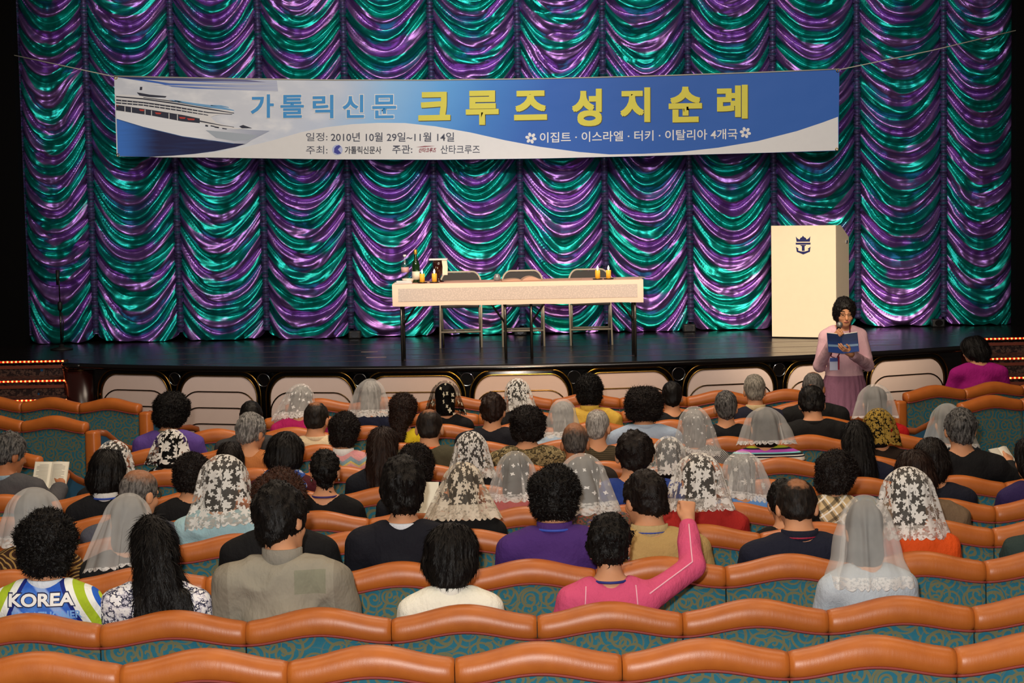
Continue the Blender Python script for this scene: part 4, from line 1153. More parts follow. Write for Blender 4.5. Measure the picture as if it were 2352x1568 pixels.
for ri, (k, (d, zc)) in enumerate(ROWS.items()):
    xj = P(JOINT[k], 1100, d).x
    lo, hi = LIMIT.get(k, (0, 2352))
    xl_, xr_ = P(lo, 1100, d).x, P(hi, 1100, d).x
    tol = 0.2 if k in LIMIT else 0.95
    i0 = math.ceil((xl_ - xj) / SW - tol); i1 = math.floor((xr_ - xj) / SW + tol) - 1
    for n_, i in enumerate(range(i0, i1 + 1)):
        seat(xj + (i + 0.5) * SW, d, zc, 0, 'orange-topped theatre seat, %s in the %s' % (ORD[n_], ROWN[ri]), 'theatre seats of the ' + ROWN[ri])

# side blocks: rows turned towards the stage, with end posts and curved armrests
BSIDE = BLUE_SIDE
def end_fittings(r, side):
    """aisle end of a row: leather post, curved armrest, blue side panel. side=+1 at local +x"""
    s = side; x0 = s * SW / 2
    MB().box((min(x0, x0 + s * 0.10), -0.055, 0.0), (max(x0, x0 + s * 0.10), 0.055, 0.865), 0.025).build('end_post', LEATHER, r, True)
    pts = [(x0 + s * (0.06 + 0.42 * (y_ - 0.05)), y_, z_) for y_, z_ in ((0.05, 0.84), (0.12, 0.825), (0.22, 0.74), (0.34, 0.675), (0.46, 0.67), (0.53, 0.65), (0.545, 0.58))]
    MB().tube(pts, [0.03, 0.032, 0.03, 0.028, 0.03, 0.028, 0.02], 10).build('curved_armrest', WOODARM, r, True)
    MB().prism([(0.05, 0.0), (0.53, 0.0), (0.53, 0.62), (0.34, 0.645), (0.22, 0.71), (0.12, 0.80), (0.05, 0.82)], lambda y, z: (x0 + s * (0.03 + 0.42 * (y - 0.05)), y, z), lambda y, z: (x0 + s * (0.085 + 0.42 * (y - 0.05)), y, z)).build('side_panel', BSIDE, r)
def side_row(p_end, ang, n, z, side, labels, group):
    """seats going outwards from the aisle end; p_end = world xy of the aisle end"""
    ux, uy = -side * math.cos(ang), -side * math.sin(ang)
    for i in range(n):
        x, y = p_end[0] + ux * SW * (i + 0.5), p_end[1] + uy * SW * (i + 0.5)
        r = seat(x, y, z, ang, labels[i], group)
        if i == 0: end_fittings(r, side)
AL = math.radians(-16)
for (px, py), n, nm in (((322, 926), 4, 'upper row of left side block'), ((199, 968), 3, 'middle row of left side block'), ((92, 1030), 2, 'lower row of left side block')):
    q = PZ(px, py, SEAT_H - 0.045)
    if nm.startswith('lower'): q.z = SEAT_H - 0.10
    side_row((q.x, q.y), AL, n, SEAT_H if not nm.startswith('lower') else 0.93, 1, ['turned theatre seat, %s from the aisle end, %s' % (ORD[i].replace('leftmost', 'first').replace(' from left', ''), nm) for i in range(n)], 'seats of left side block')
AR = math.radians(18)
for (px, py), n, nm in (((2078, 900), 4, 'upper row of right side block'), ((2203, 924), 3, 'lower row of right side block')):
    q = PZ(px, py, SEAT_H - 0.045)
    side_row((q.x, q.y), AR, n, SEAT_H, -1, ['turned theatre seat, %s from the aisle end, %s' % (ORD[i].replace('leftmost', 'first').replace(' from left', ''), nm) for i in range(n)], 'seats of right side block')
q0 = P(2240, 860, 17.15)
seat(q0.x, 16.86, 0.83, AR, 'turned theatre seat under the person in the magenta top', 'seats of the right side block')
# ------------------------------------------------------------------ people
def mrot(yaw=0, pitch=0, roll=0):
    """head frame: yaw left (+), pitch down (-)"""
    return Matrix.Rotation(math.radians(yaw), 3, 'Z') @ Matrix.Rotation(math.radians(pitch), 3, 'X') @ Matrix.Rotation(math.radians(roll), 3, 'Y')
def head_prims(C, R, female):
    f = 0.95 if female else 1.0
    def T(p): return tuple(C[i] + sum(R[i][j] * p[j] * f for j in range(3)) for i in range(3))
    Rn = [[R[i][j] for j in range(3)] for i in range(3)]
    r = lambda *a: tuple(v * f for v in a)
    pr = [(ell(T((0, -0.008, 0.03)), r(0.076, 0.096, 0.092), Rn), 0.02), (ell(T((0, 0.035, -0.045)), r(0.058, 0.058, 0.072), Rn), 0.03),
          (ell(T((0, 0.062, -0.092)), r(0.030, 0.024, 0.022), Rn), 0.03),
          (cap(T((0, 0.084, 0.012)), T((0, 0.108, -0.030)), 0.009 * f, 0.013 * f), 0.012),
          (ell(T((0, 0.092, -0.062)), r(0.022, 0.009, 0.0095), Rn), 0.008)]
    for s in (-1, 1):
        pr += [(ell(T((s * 0.080, -0.004, -0.012)), r(0.013, 0.022, 0.034), Rn), 0.010), (ell(T((s * 0.032, 0.072, 0.022)), r(0.024, 0.014, 0.009), Rn), 0.014),
               (ell(T((s * 0.040, 0.062, -0.030)), r(0.022, 0.022, 0.022), Rn), 0.02)]
    return pr
def hand_prims(wr, fw, up, s, curl=0.5, spread=1.0, fist=False, size=1.0):
    """palm and five jointed fingers. wr wrist, fw along the hand, up = back of the hand, s=+1 right hand"""
    wr = Vector(wr); fw = Vector(fw).normalized(); up = (Vector(up) - fw * Vector(up).dot(fw)).normalized(); sd = fw.cross(up) * s
    k = size; pr = []
    def W(a, b_, c): return wr + fw * a * k + sd * b_ * k + up * c * k
    pr.append((cap(W(0.0, 0, 0), W(0.03, 0, 0), 0.026 * k, 0.028 * k), 0.02))
    for b_ in (-0.026, -0.009, 0.009, 0.026): pr.append((cap(W(0.02, b_ * 0.6, 0), W(0.083, b_, 0.002), 0.0135 * k, 0.0115 * k), 0.012))
    for b_, ln in ((-0.029, 0.062), (-0.0098, 0.074), (0.0098, 0.069), (0.029, 0.053)):
        b2 = b_ * (1 + 0.25 * (spread - 1)); p = W(0.085, b_, 0.002); a = curl * 0.7
        for seg, q in ((0.45, 1.0), (0.32, 2.1), (0.23, 2.9)):
            an = a * q; e = p + (fw * math.cos(an) - up * math.sin(an)) * ln * seg * k + sd * (b2 - b_) * 0.4 * k
            pr.append((cap(p, e, 0.0088 * k, 0.0078 * k), 0.003)); p = e
    # thumb leaves the index side near the wrist
    t0 = W(0.028, -0.030, -0.004); t1 = W(0.058, -0.052 + 0.02 * fist, -0.018 - 0.01 * fist); t2 = W(0.085, -0.052 + 0.045 * fist, -0.030 - 0.012 * fist)
    pr += [(cap(t0, t1, 0.0125 * k, 0.0105 * k), 0.008), (cap(t1, t2, 0.0102 * k, 0.0085 * k), 0.004)]
    return pr
POSES = {'up': (0, 0, 0), 'down': (0, -22, 0), 'left': (38, -8, 0), 'right': (-38, -8, 0), 'tilt': (-8, -10, 9)}
LAP = {}
def skeleton(sex, pose, arms=None, stand=False):
    fe = sex == 'f'
    k = {}
    k['sh'] = 0.158 if fe else 0.182; k['r'] = 0.9 if fe else 1.0
    yaw, pitch, roll = POSES[pose] if isinstance(pose, str) else pose
    R = mrot(yaw, pitch, roll); k['R'] = R
    base = Vector((0, -0.045, 1.135)); ctr = Vector((0, 0.028, 0.106))
    k['neck'] = base
    k['C'] = base + Vector((0, 0.012, 0.0)) + Matrix.Rotation(math.radians(yaw * 0.6), 3, 'Z') @ Matrix.Rotation(math.radians(pitch), 3, 'X') @ Matrix.Rotation(math.radians(roll), 3, 'Y') @ ctr
    k['fe'] = fe
    k['arms'] = arms or {}
    return k
def arm_points(k, s):
    if s in k['arms']: return [Vector(p) for p in k['arms'][s][:3]]
    return [Vector((s * (k['sh'] + 0.012), -0.065, 1.015)), Vector((s * (k['sh'] + 0.065), 0.02, 0.765)), Vector((s * 0.10, 0.24, 0.66))]
def torso_prims(k):
    q = k['r']; sh = k['sh']; wst = 0.118 if k['fe'] else 0.135
    return [(ell((0, -0.005, 0.56), (0.175 if k['fe'] else 0.165, 0.14, 0.13)), 0.05), (ell((0, -0.01, 0.74), (wst + 0.01, 0.105 * q, 0.17)), 0.06),
            (ell((0, -0.045, 0.91), (0.148 * q + 0.008, 0.108 * q, 0.19)), 0.06),
            (cap((-sh + 0.03, -0.062, 1.022), (sh - 0.03, -0.062, 1.022), 0.062 * q), 0.05),
            (cap((-0.085, -0.06, 1.062), (0.085, -0.06, 1.062), 0.042 * q), 0.05)]
def neck_prims(k):
    n = k['neck']; C = k['C']; R = k['R']
    j = C + R @ Vector((0, -0.022, -0.07)); r = 0.050 if k['fe'] else 0.058
    return [(cap(n + Vector((0, -0.012, -0.06)), j, r + 0.006, r), 0.045)]
def arm_prims(k, s):
    a, b_, c = arm_points(k, s); q = k['r']
    return [(cap(a, b_, 0.054 * q, 0.043 * q), 0.03), (cap(b_, c, 0.043 * q, 0.030 * q), 0.02)]
def leg_prims(k):
    out = []
    for s in (-1, 1): out += [(cap((s * 0.09, 0.03, 0.535), (s * 0.11, 0.45, 0.54), 0.086, 0.064), 0.03), (cap((s * 0.11, 0.46, 0.53), (s * 0.115, 0.47, 0.10), 0.062, 0.040), 0.03), (cap((s * 0.115, 0.46, 0.055), (s * 0.12, 0.60, 0.035), 0.038, 0.030), 0.02)]
    return out
def lap_hand(k, s):
    if s in k['arms'] and len(k['arms'][s]) > 3: return []
    c = arm_points(k, s)[2]
    return hand_prims(c, (-s * 0.35, 0.9, -0.25), (0, 0.25, 1), s, 0.35)
def body_mesh(name, k, h=0.0075, extra=()):
    lo, hi = (-0.45, -0.25, -0.02), (0.45, 0.72, 1.50)
    pr = torso_prims(k) + neck_prims(k) + leg_prims(k)
    for s in (-1, 1): pr += arm_prims(k, s) + lap_hand(k, s)
    pr += head_prims(k['C'], k['R'], k['fe']) + list(extra)
    if extra or k['arms']:
        L = [p[0][1] for p in pr]; H = [p[0][2] for p in pr]
        lo = np.min(L, 0) - 0.03; hi = np.max(H, 0) + 0.03
    F_ = Field(lo, hi, h)
    for p, kk in pr: F_.add(p, kk)
    return F_.mesh(name)
def top_mesh(name, k, infl=0.011, h=0.0095, neckr=0.066, hem=0.50, sleeve=1.0, puff=0.0, low_back=0.0, seed=1):
    pr = torso_prims(k)
    lo, hi = np.array((-0.45, -0.26, hem - 0.02)), np.array((0.45, 0.45, 1.17))
    for s in (-1, 1):
        a, b_, c = arm_points(k, s); q = k['r']
        c2 = b_ + (c - b_) * (0.93 * sleeve if sleeve > 0.5 else 0.0) if sleeve > 0.5 else b_
        pr.append((cap(a, b_, 0.056 * q + puff, 0.047 * q + puff), 0.035))
        if sleeve > 0.5: pr.append((cap(b_, c2, 0.047 * q + puff, 0.037 * q + puff), 0.02))
        for p in (a, b_, c): lo = np.minimum(lo, np.array(p) - 0.12); hi = np.maximum(hi, np.array(p) + 0.12)
    F_ = Field(lo, hi, h)
    for p, kk in pr: F_.add(p, kk, infl)
    F_.warp(lambda x, y, z: 0.006 * vnoise(x * 11 + 3 * z, y * 11, z * 14, seed) + (0.016 if puff > 0.005 else 0.010 if puff else 0.004) * np.abs(vnoise(x * 8 - z * 6, y * 6, z * 9 + x * 5, seed + 5)) - 0.003)
    n = k['neck']
    F_.cut(cap(n + Vector((0, 0.005, -0.035 - low_back)), n + Vector((0, 0.012, 0.15)), neckr, neckr + 0.03), 0.012)
    zz = hem
    F_.keep(lambda x, y, z: zz - z + 0 * x + 0 * y)
    return F_.mesh(name)
def collar_mesh(name, r=0.064, h=0.036, lean=0.006, back=0.0, open_=0.6):
    """band round the neck, open at the front"""
    V = []; Fc = []; n = 30
    for i in range(n + 1):
        a = -PI / 2 - (PI - open_) + 2 * (PI - open_) * i / n
        ca, sa = math.cos(a), math.sin(a)
        cx, cy = 0, -0.052
        for (dr, dz) in ((0.004, -0.030), (0.012, -0.024), (0.006, h), (0.0, h + 0.003), (-0.004 , h), (-0.002, -0.024)):
            rx = r + dr + lean * (dz > 0); V.append((cx + rx * ca, cy + rx * 0.98 * sa, 1.105 + dz - 0.020 * max(sa, 0)))
    m = 6
    for i in range(n):
        for j in range(m): Fc.append((i * m + j, i * m + (j + 1) % m, (i + 1) * m + (j + 1) % m, (i + 1) * m + j))
    Fc += [tuple(range(m)), tuple(n * m + j for j in range(m - 1, -1, -1))]
    return mesh_from(name, V, Fc)
def trousers_mesh(name, k, infl=0.012):
    F_ = Field((-0.30, -0.22, 0.02), (0.30, 0.62, 0.72), 0.014)
    F_.add(torso_prims(k)[0][0], 0.05, infl)
    for i, (p, kk) in enumerate(leg_prims(k)):
        if i % 3 < 2: F_.add(p, kk, infl)
    F_.keep(lambda x, y, z: np.maximum(z - 0.66, 0.075 - z) + 0 * x + 0 * y)
    return F_.mesh(name)
def shoe_mesh(name):
    F_ = Field((-0.07, -0.10, -0.002), (0.07, 0.22, 0.13), 0.009)
    F_.add(ell((0, 0.01, 0.05), (0.042, 0.075, 0.052)), 0.02).add(cap((0, 0.0, 0.035), (0.0, 0.13, 0.030), 0.044, 0.036), 0.03)
    F_.keep(lambda x, y, z: 0.004 - z + 0 * x + 0 * y)
    return F_.mesh(name)

# ---- hair, modelled in the head frame (centre between the ears, +y face, +z crown)
FACE = ell((0, 0.115, -0.045), (0.066, 0.085, 0.098))
def hair_mesh(kind, seed=0, h=0.0055):
    fr = 0.0
    if kind == 'under':
        F_ = Field((-0.14, -0.17, -0.20), (0.14, 0.16, 0.18), h)
        F_.add(ell((0, -0.010, 0.033), (0.090, 0.109, 0.106)), 0.0).add(ell((0, -0.045, -0.055), (0.082, 0.070, 0.075)), 0.03).add(ell((0, -0.062, -0.105), (0.078, 0.056, 0.062)), 0.03)
        F_.cut(ell((0, 0.130, -0.055), (0.082, 0.095, 0.110)), 0.01)
        F_.warp(lambda x, y, z: 0.003 * vnoise(x * 50, y * 50, z * 30, seed))
        return F_.mesh('hair')
    if kind in ('short', 'crew', 'bald', 'short_f'):
        q = {'short': 0.016, 'crew': 0.011, 'bald': 0.006, 'short_f': 0.022}[kind]
        F_ = Field((-0.14, -0.17, -0.15), (0.14, 0.16, 0.18), h)
        F_.add(ell((0, -0.010, 0.034), (0.076 + q, 0.095 + q, 0.092 + q * 1.15)), 0.0)
        F_.add(ell((0, -0.055, -0.030), (0.060 + q * 0.6, 0.052 + q * 0.5, 0.058)), 0.02)
        F_.cut(ell((0, 0.125, -0.055), (0.085, 0.090, 0.110)), 0.01)
        for s in (-1, 1): F_.cut(ell((s * 0.093, 0.012, -0.030), (0.024, 0.040, 0.048)), 0.008)
        lim = -0.082 if kind != 'short_f' else -0.098
        F_.keep(lambda x, y, z: (lim - z) + 0.25 * np.abs(x) + 0 * y)
        am = {'short': 0.007, 'crew': 0.004, 'bald': 0.003, 'short_f': 0.009}[kind]
        F_.warp(lambda x, y, z: am * vnoise(x * 60, y * 60, z * 34, seed) + am * 0.6 * vnoise(x * 120, y * 120, z * 60, seed + 2) + am * 1.2 * vnoise(x * 18, y * 18, z * 18, seed + 4))
    elif kind in ('curly', 'curly_big', 'curly_short', 'wavy', 'parted'):
        q = {'parted': 0.024, 'curly': 0.030, 'curly_big': 0.042, 'curly_short': 0.020, 'wavy': 0.028}[kind]
        F_ = Field((-0.18, -0.22, -0.33), (0.18, 0.18, 0.21), h)
        F_.add(ell((0, -0.012, 0.030), (0.078 + q, 0.094 + q, 0.090 + q)), 0.0)
        F_.add(ell((0, -0.040, -0.045), (0.070 + q * 0.9, 0.062 + q * 0.8, 0.055 + q * 0.6)), 0.03)
        if kind == 'wavy':
            F_.add(cap((0, -0.07, -0.06), (0.012, -0.115, -0.20), 0.075, 0.055), 0.03)
            for i in range(7):
                x = -0.045 + 0.015 * i; F_.add(cap((x, -0.115, -0.18), (x * 1.3 + 0.01 * math.sin(i * 2.0), -0.12, -0.25 - 0.03 * ((i * 7) % 3)), 0.018, 0.006), 0.01)
        F_.cut(ell((0, 0.135, -0.050), (0.074, 0.090, 0.095)), 0.012)
        if kind == 'parted': F_.cut(ell((0.012, 0.120, -0.020), (0.062, 0.080, 0.098)), 0.012)
        am = {'parted': 0.009, 'curly': 0.013, 'curly_big': 0.017, 'curly_short': 0.011, 'wavy': 0.011}[kind]
        def curls(x, y, z):
            a = 1 - 2 * np.abs(vnoise(x * 44, y * 44, z * 44, seed)); b_ = 1 - 2 * np.abs(vnoise(x * 85, y * 85, z * 85, seed + 3))
            return -am * (0.5 * a + 0.4 * b_) + am * 0.5 + am * 0.8 * vnoise(x * 15, y * 15, z * 15, seed + 7)
        F_.warp(curls)
    elif kind in ('bob', 'bob_round'):
        F_ = Field((-0.17, -0.21, -0.20), (0.17, 0.17, 0.19), h)
        rx = 0.120 if kind == 'bob_round' else 0.104
        F_.add(ell((0, -0.012, 0.032), (rx - 0.004, 0.118, 0.118)), 0.0)
        F_.add(ell((0, -0.035, -0.045), (rx + 0.004, 0.098, 0.085)), 0.03)
        F_.add(ell((0, -0.060, -0.095), (0.078, 0.062, 0.050)), 0.03)
        F_.cut(ell((0, 0.140, -0.060), (0.078, 0.105, 0.115)), 0.012)
        F_.keep(lambda x, y, z: -0.150 - z + 0.35 * np.abs(x) + 0 * y)
        def strands(x, y, z):
            a = np.arctan2(x, -y)
            return 0.004 * vnoise(a * 16, z * 7, 0 * x, seed) + 0.003 * vnoise(a * 48 + z * 12, z * 5, 0 * x, seed + 1) + 0.010 * vnoise(x * 13, y * 13, z * 13, seed + 2)
        F_.warp(strands)
    elif kind in ('long', 'long_loose'):
        F_ = Field((-0.20, -0.26, -0.50), (0.20, 0.17, 0.19), h * 1.05)
        F_.add(ell((0, -0.012, 0.030), (0.099, 0.117, 0.112)), 0.0)
        ln = -0.34 if kind == 'long' else -0.43
        F_.add(cap((0, -0.05, -0.03), (0, -0.085, -0.16), 0.098, 0.085), 0.03)
        F_.add(ell((0, -0.100, -0.22), (0.112, 0.062, 0.20)), 0.03)
        if kind == 'long_loose':
            for i in range(12):
                x = -0.10 + 0.02 * i; z = -0.30 - 0.10 * (0.5 + 0.5 * math.sin(i * 2.4)) + 0.06 * abs(x) * 10 * 0.3
                F_.add(cap((x * 0.9, -0.135, -0.20), (x * 1.15 + 0.03 * math.sin(i * 1.7), -0.14 - 0.01 * (i % 2), z), 0.022, 0.005), 0.012)
            for i in range(5):
                F_.add(cap((0.09, -0.05, -0.10 - 0.02 * i), (0.135 + 0.012 * i, -0.06, -0.17 - 0.025 * i), 0.018, 0.004), 0.012)
        F_.cut(ell((0, 0.130, -0.070), (0.078, 0.105, 0.125)), 0.012)
        F_.keep(lambda x, y, z: ln - z + 0 * x + 0 * y)
        def strands(x, y, z):
            a = np.arctan2(x, -y - 0.02)
            return 0.005 * vnoise(a * 16 + 2 * z, z * 5, 0 * x, seed) + 0.0035 * vnoise(a * 50 + z * 9, z * 4, 0 * x, seed + 1) + 0.008 * vnoise(x * 14, y * 14, z * 7, seed + 2)
        F_.warp(strands)
    elif kind == 'updo':
        F_ = Field((-0.15, -0.21, -0.15), (0.15, 0.16, 0.18), h)
        F_.add(ell((0, -0.010, 0.032), (0.092, 0.110, 0.106)), 0.0).add(ell((0, -0.085, 0.00), (0.066, 0.055, 0.070)), 0.02)
        F_.add(ell((0, -0.065, -0.060), (0.055, 0.040, 0.050)), 0.02)
        for i in range(6):
            x = -0.04 + 0.016 * i; F_.add(cap((x, -0.080, -0.06), (x * 0.8, -0.078, -0.115 - 0.01 * (i % 3)), 0.014, 0.005), 0.01)
        F_.cut(ell((0, 0.125, -0.055), (0.082, 0.090, 0.112)), 0.01)
        for s in (-1, 1): F_.cut(ell((s * 0.093, 0.005, -0.035), (0.026, 0.042, 0.050)), 0.008)
        F_.warp(lambda x, y, z: -0.010 * (1 - 2 * np.abs(vnoise(x * 26, y * 26, z * 30, seed))) + 0.006 + 0.004 * vnoise(x * 70, y * 70, z * 50, seed + 1))
    me = F_.mesh('hair')
    st = {'short': (2600, 0.016, 0.25, 0.5), 'crew': (1800, 0.010, 0.1, 0.3), 'bald': (900, 0.009, 0.1, 0.3), 'short_f': (3000, 0.020, 0.4, 0.7), 'curly': (4200, 0.020, 1.0, 0.15), 'curly_big': (5200, 0.024, 1.0, 0.1),
          'curly_short': (3600, 0.017, 0.9, 0.15), 'wavy': (4200, 0.024, 0.8, 0.5), 'bob': (2600, 0.035, 0.1, 1.0), 'bob_round': (3000, 0.036, 0.1, 1.0), 'long': (3000, 0.05, 0.08, 1.0), 'long_loose': (4600, 0.06, 0.18, 1.0), 'updo': (2200, 0.018, 0.5, 0.3), 'parted': (2600, 0.018, 0.7, 0.5)}[kind]
    return with_strands(me, *st, seed=seed)
def with_strands(me, n, ln, curl, down, seed=0):
    """fine tapering locks rooted on the hair surface"""
    nv = len(me.vertices); V = np.zeros(nv * 3); N = np.zeros(nv * 3)
    me.vertices.foreach_get('co', V); me.vertices.foreach_get('normal', N); V = V.reshape(-1, 3); N = N.reshape(-1, 3)
    rg = np.random.RandomState(seed + 3)
    vis = np.where((N[:, 1] < 0.75) & ((V[:, 1] < 0.055) | (V[:, 2] > 0.085)))[0]
    ix = vis[rg.randint(0, len(vis), n)]; p = V[ix] - N[ix] * 0.002; nm = N[ix]
    rnd = rg.normal(size=(n, 3)); dn = np.array([0, -0.15, -1.0])
    tg = down * dn + (0.25 + curl) * rnd * 0.6; tg -= nm * (tg * nm).sum(1)[:, None]; tg /= np.linalg.norm(tg, axis=1)[:, None] + 1e-6
    side = np.cross(tg, nm); L = ln * rg.uniform(0.5, 1.25, n)[:, None]
    out = 0.55 * curl + 0.16
    wd = 0.0016 + 0.0006 * rg.rand(n)[:, None]
    cu = curl * rg.normal(size=(n, 1)) * 0.9
    pts = []
    for q in (0.0, 0.4, 0.75, 1.0):
        lift = out * np.sin(min(q * 2.2, PI / 2 + 0.5)) * L * (0.55 if curl < 0.5 else 0.8)
        pts.append(p + tg * L * q * (1 - 0.35 * curl * q) + nm * lift + side * cu * L * q * q)
    W = [wd, wd * 0.9, wd * 0.6, wd * 0.15]
    verts = np.stack([x for a, w_ in zip(pts, W) for x in (a - side * w_, a + side * w_)], 1).reshape(-1, 3)
    b0 = np.arange(n)[:, None] * 8
    Q = np.concatenate([np.stack([b0[:, 0] + 2 * i, b0[:, 0] + 2 * i + 1, b0[:, 0] + 2 * i + 3, b0[:, 0] + 2 * i + 2], 1) for i in range(3)])
    q0 = np.zeros(len(me.loops), np.int32); me.loops.foreach_get('vertex_index', q0); q0 = q0.reshape(-1, 4)
    nme = mesh_np('hair', np.concatenate([V, verts]), np.concatenate([q0, Q + nv]))
    bpy.data.meshes.remove(me); return nme

# ---- veils: cloth draped from the crown, open in front, in the head frame
def veil_mesh(L=0.46, flare=0.22, fold=0.010, nf=7, seed=0, opening=2.25, rad=(0.116, 0.132, 0.125), sh=True, back=0.0, hem_wave=0.0, left_long=0.0, cx=0.0, ov=1.0):
    rg = random.Random(seed); ph = [rg.uniform(0, 6.28) for _ in range(6)]
    nu, nv = 90, 54; V = []; UV = []
    a, b_, c = rad
    zc = 0.032
    for j in range(nv + 1):
        t_ = j / nv
        for i in range(nu + 1):
            q = -1 + 2 * i / nu; phi = q * opening
            Li = L * (1 + hem_wave * math.sin(q * 5 + ph[0]) + left_long * -q)
            d = t_ * Li; arc_len = 0.5 * PI * (a + c) / 2 * 0.98
            cb = 0.5 + 0.5 * math.cos(phi)
            if d < arc_len:
                th = d / arc_len * PI / 2; rr_ = math.sin(th); z = zc + c * math.cos(th); fall = 0
            else:
                fall = d - arc_len; rr_ = 1.0; z = zc - fall * (0.985)
            x = a * rr_ * math.sin(phi); y = -b_ * rr_ * math.cos(phi) - 0.012
            fl = flare * fall * (0.55 + 0.65 * abs(math.sin(phi)))
            # rest on the shoulders
            if sh and z < -0.10:
                w_ = min(1, (-0.10 - z) / 0.12); w_ = w_ * w_ * (3 - 2 * w_)
                fl = max(fl, fl * (1 - w_) + w_ * ((0.050 * abs(math.sin(phi)) + 0.030 * cb)))
            fl += back * cb * min(1, fall / 0.1) * 0.04
            fo = 1.7 * fold * min(1, max(0, d - 0.06) / 0.15)
            sw = math.sin(phi * nf + ph[1] + 0.9 * math.sin(phi * 2 + ph[2])); fo *= (math.copysign(abs(sw) ** 0.6, sw) * 0.6 + math.sin(phi * nf * 2.1 + ph[3]) * 0.5)
            ramp_ = min(1, max(0, d - 0.10) / 0.14)
            ovl = (1.55 / nf) * ramp_ * ov * max(0.0, 0.55 + 0.6 * math.sin(phi * 1.3 + ph[4]) + 0.3 * math.sin(phi * 3.1 + ph[5]))
            phw = phi * nf + ph[1] + 0.9 * math.sin(phi * 2 + ph[2])
            ph2_ = phi + ovl * math.sin(phw)
            r2 = max(fl + max(fo, -0.35 * fold) + ovl * 0.07 * math.cos(phw), fl - 0.004)
            bx_, by_ = a * rr_, b_ * rr_
            x = (bx_ + r2) * math.sin(ph2_) + cx * t_; y = -(by_ + r2) * math.cos(ph2_) - 0.012
            if d < 0.06: z += 0.0015
            V.append((x, y, z)); UV.append((q * 0.30 * opening * 0.62 * max(min(rr_, 1.0), 0.12), d * L / Li))
    Fc = []
    for j in range(nv):
        for i in range(nu):
            k0 = j * (nu + 1) + i; Fc.append((k0, k0 + nu + 1, k0 + nu + 2, k0 + 1))
    me = mesh_from('veil', V, Fc); l = me.uv_layers.new(name='uv')
    for lp in me.loops: l.data[lp.index].uv = UV[lp.vertex_index]
    return me

# ---- shared meshes
_cache = {}
def cached(key, fn):
    if key not in _cache: _cache[key] = fn()
    return _cache[key]
def get_body(sex, pose): return cached(('body', sex, pose), lambda: body_mesh('body', skeleton(sex, pose)))
TOPS = {'shirt': dict(infl=0.011), 'jacket': dict(infl=0.018, puff=0.008, neckr=0.070), 'suit': dict(infl=0.016, puff=0.004, neckr=0.068), 'knit': dict(infl=0.012, puff=0.002), 'lowback': dict(infl=0.010, neckr=0.088, low_back=0.020), 'wideneck': dict(infl=0.011, neckr=0.094, low_back=0.012)}
def get_top(sex, kind): return cached(('top', sex, kind), lambda: top_mesh(kind, skeleton(sex, 'up'), seed=len(kind), **TOPS[kind]))
def place_head(o, k, f=1.0):
    R = k['R'].to_4x4()
    o.matrix_local = Matrix.Translation(k['C']) @ R @ Matrix.Scale(f, 4)
TOPNAME = {'shirt': 'shirt', 'jacket': 'jacket', 'suit': 'suit_jacket', 'knit': 'sweater', 'lowback': 'top', 'wideneck': 'blouse'}
def person(px, py, row, sex, pose, hair, hmat, topk, tmat, label, collar=None, veil=None, skin=None, dy=0.23, extra=None, group=None, custom=None, turn=0, lower='#1c1c22', seed=None, fat=1.0, hsc=1.0):
    """px, py = crown of the head in the photograph; row gives the distance"""
    if isinstance(row, str): Y = ROWS[row][0] + dy; fz = ROWS[row][1] - SEAT_H
    else: Y = row; fz = floor_z(row)
    q = P(px, py, Y); k = skeleton(sex, pose)
    HF = 0.95 if sex == 'f' else 1.0
    crown = k['C'].z + 0.148 * HF + (0.012 if veil else 0)
    s = max(0.90, min(1.07, (q.z - fz) / crown))
    zoff = q.z - s * crown
    t = thing('person', label, 'person', (q.x, Y, zoff), math.radians(turn), group or 'seated audience')
    hx = Matrix.Rotation(math.radians(turn), 3, 'Z') @ (Vector((k['C'].x, k['C'].y, 0)) * s)
    t.location.x -= hx.x * 0.9
    t.scale = (s * fat, s, s)
    sk = skin or SKIN
    if custom:
        org = Vector(t.location); tl = lambda p: Vector(((p[0] - org[0]) / s, (p[1] - org[1]) / s, (p[2] - org[2]) / s))
        custom = custom(k, tl)
    obj('body', get_body(sex, pose) if custom is None else custom['body'], sk, t)
    if veil and hair: hair = 'under'
    if hair:
        hs = seed if seed is not None else (abs(hash_(label)) % 3)
        hm = cached(('hair', hair, hs), lambda: hair_mesh(hair, hs * 17 + 5))
        o = obj('hair', hm, hmat, t); place_head(o, k, HF * hsc)
    o = obj(TOPNAME[topk], get_top(sex, topk) if custom is None else custom['top'], tmat, t)
    tr = cached(('trousers', sex), lambda: trousers_mesh('trousers', skeleton(sex, 'up')))
    obj('trousers', tr, cloth(lower), t)
    sm = cached('shoe', lambda: shoe_mesh('shoe'))
    for sx in (-1, 1): obj('shoe', sm, plain('shoe_leather', '#16130f', 0.4), t, (sx * 0.117, 0.47, 0.0))
    if collar:
        cm = cached(('collar', collar[0], sex), lambda: collar_mesh('collar', r=(0.060 if sex == 'f' else 0.067), h={'shirt': 0.030, 'high': 0.042, 'low': 0.012}[collar[0]]))
        obj('collar', cm, collar[1], t)
    if veil:
        vm, vmat = veil
        o = obj('veil', vm, vmat, t); place_head(o, k, HF)
    if extra: extra(t, k)
    return t
def hash_(s_):
    h_ = 7
    for ch in s_: h_ = (h_ * 31 + ord(ch)) & 0xffffff
    return h_
BK, SOFT, DB, BR = hair_mat('#0b0909', '#15110f'), hair_mat('#120d0c', '#1e1613'), hair_mat('#1c110d', '#2c1b14'), hair_mat('#2a1811', '#45281b')
GREY, LGREY, PEPPER = hair_mat('#4a4846', '#9a9794'), hair_mat('#77736f', '#b9b6b1'), hair_mat('#191717', '#6a6866')
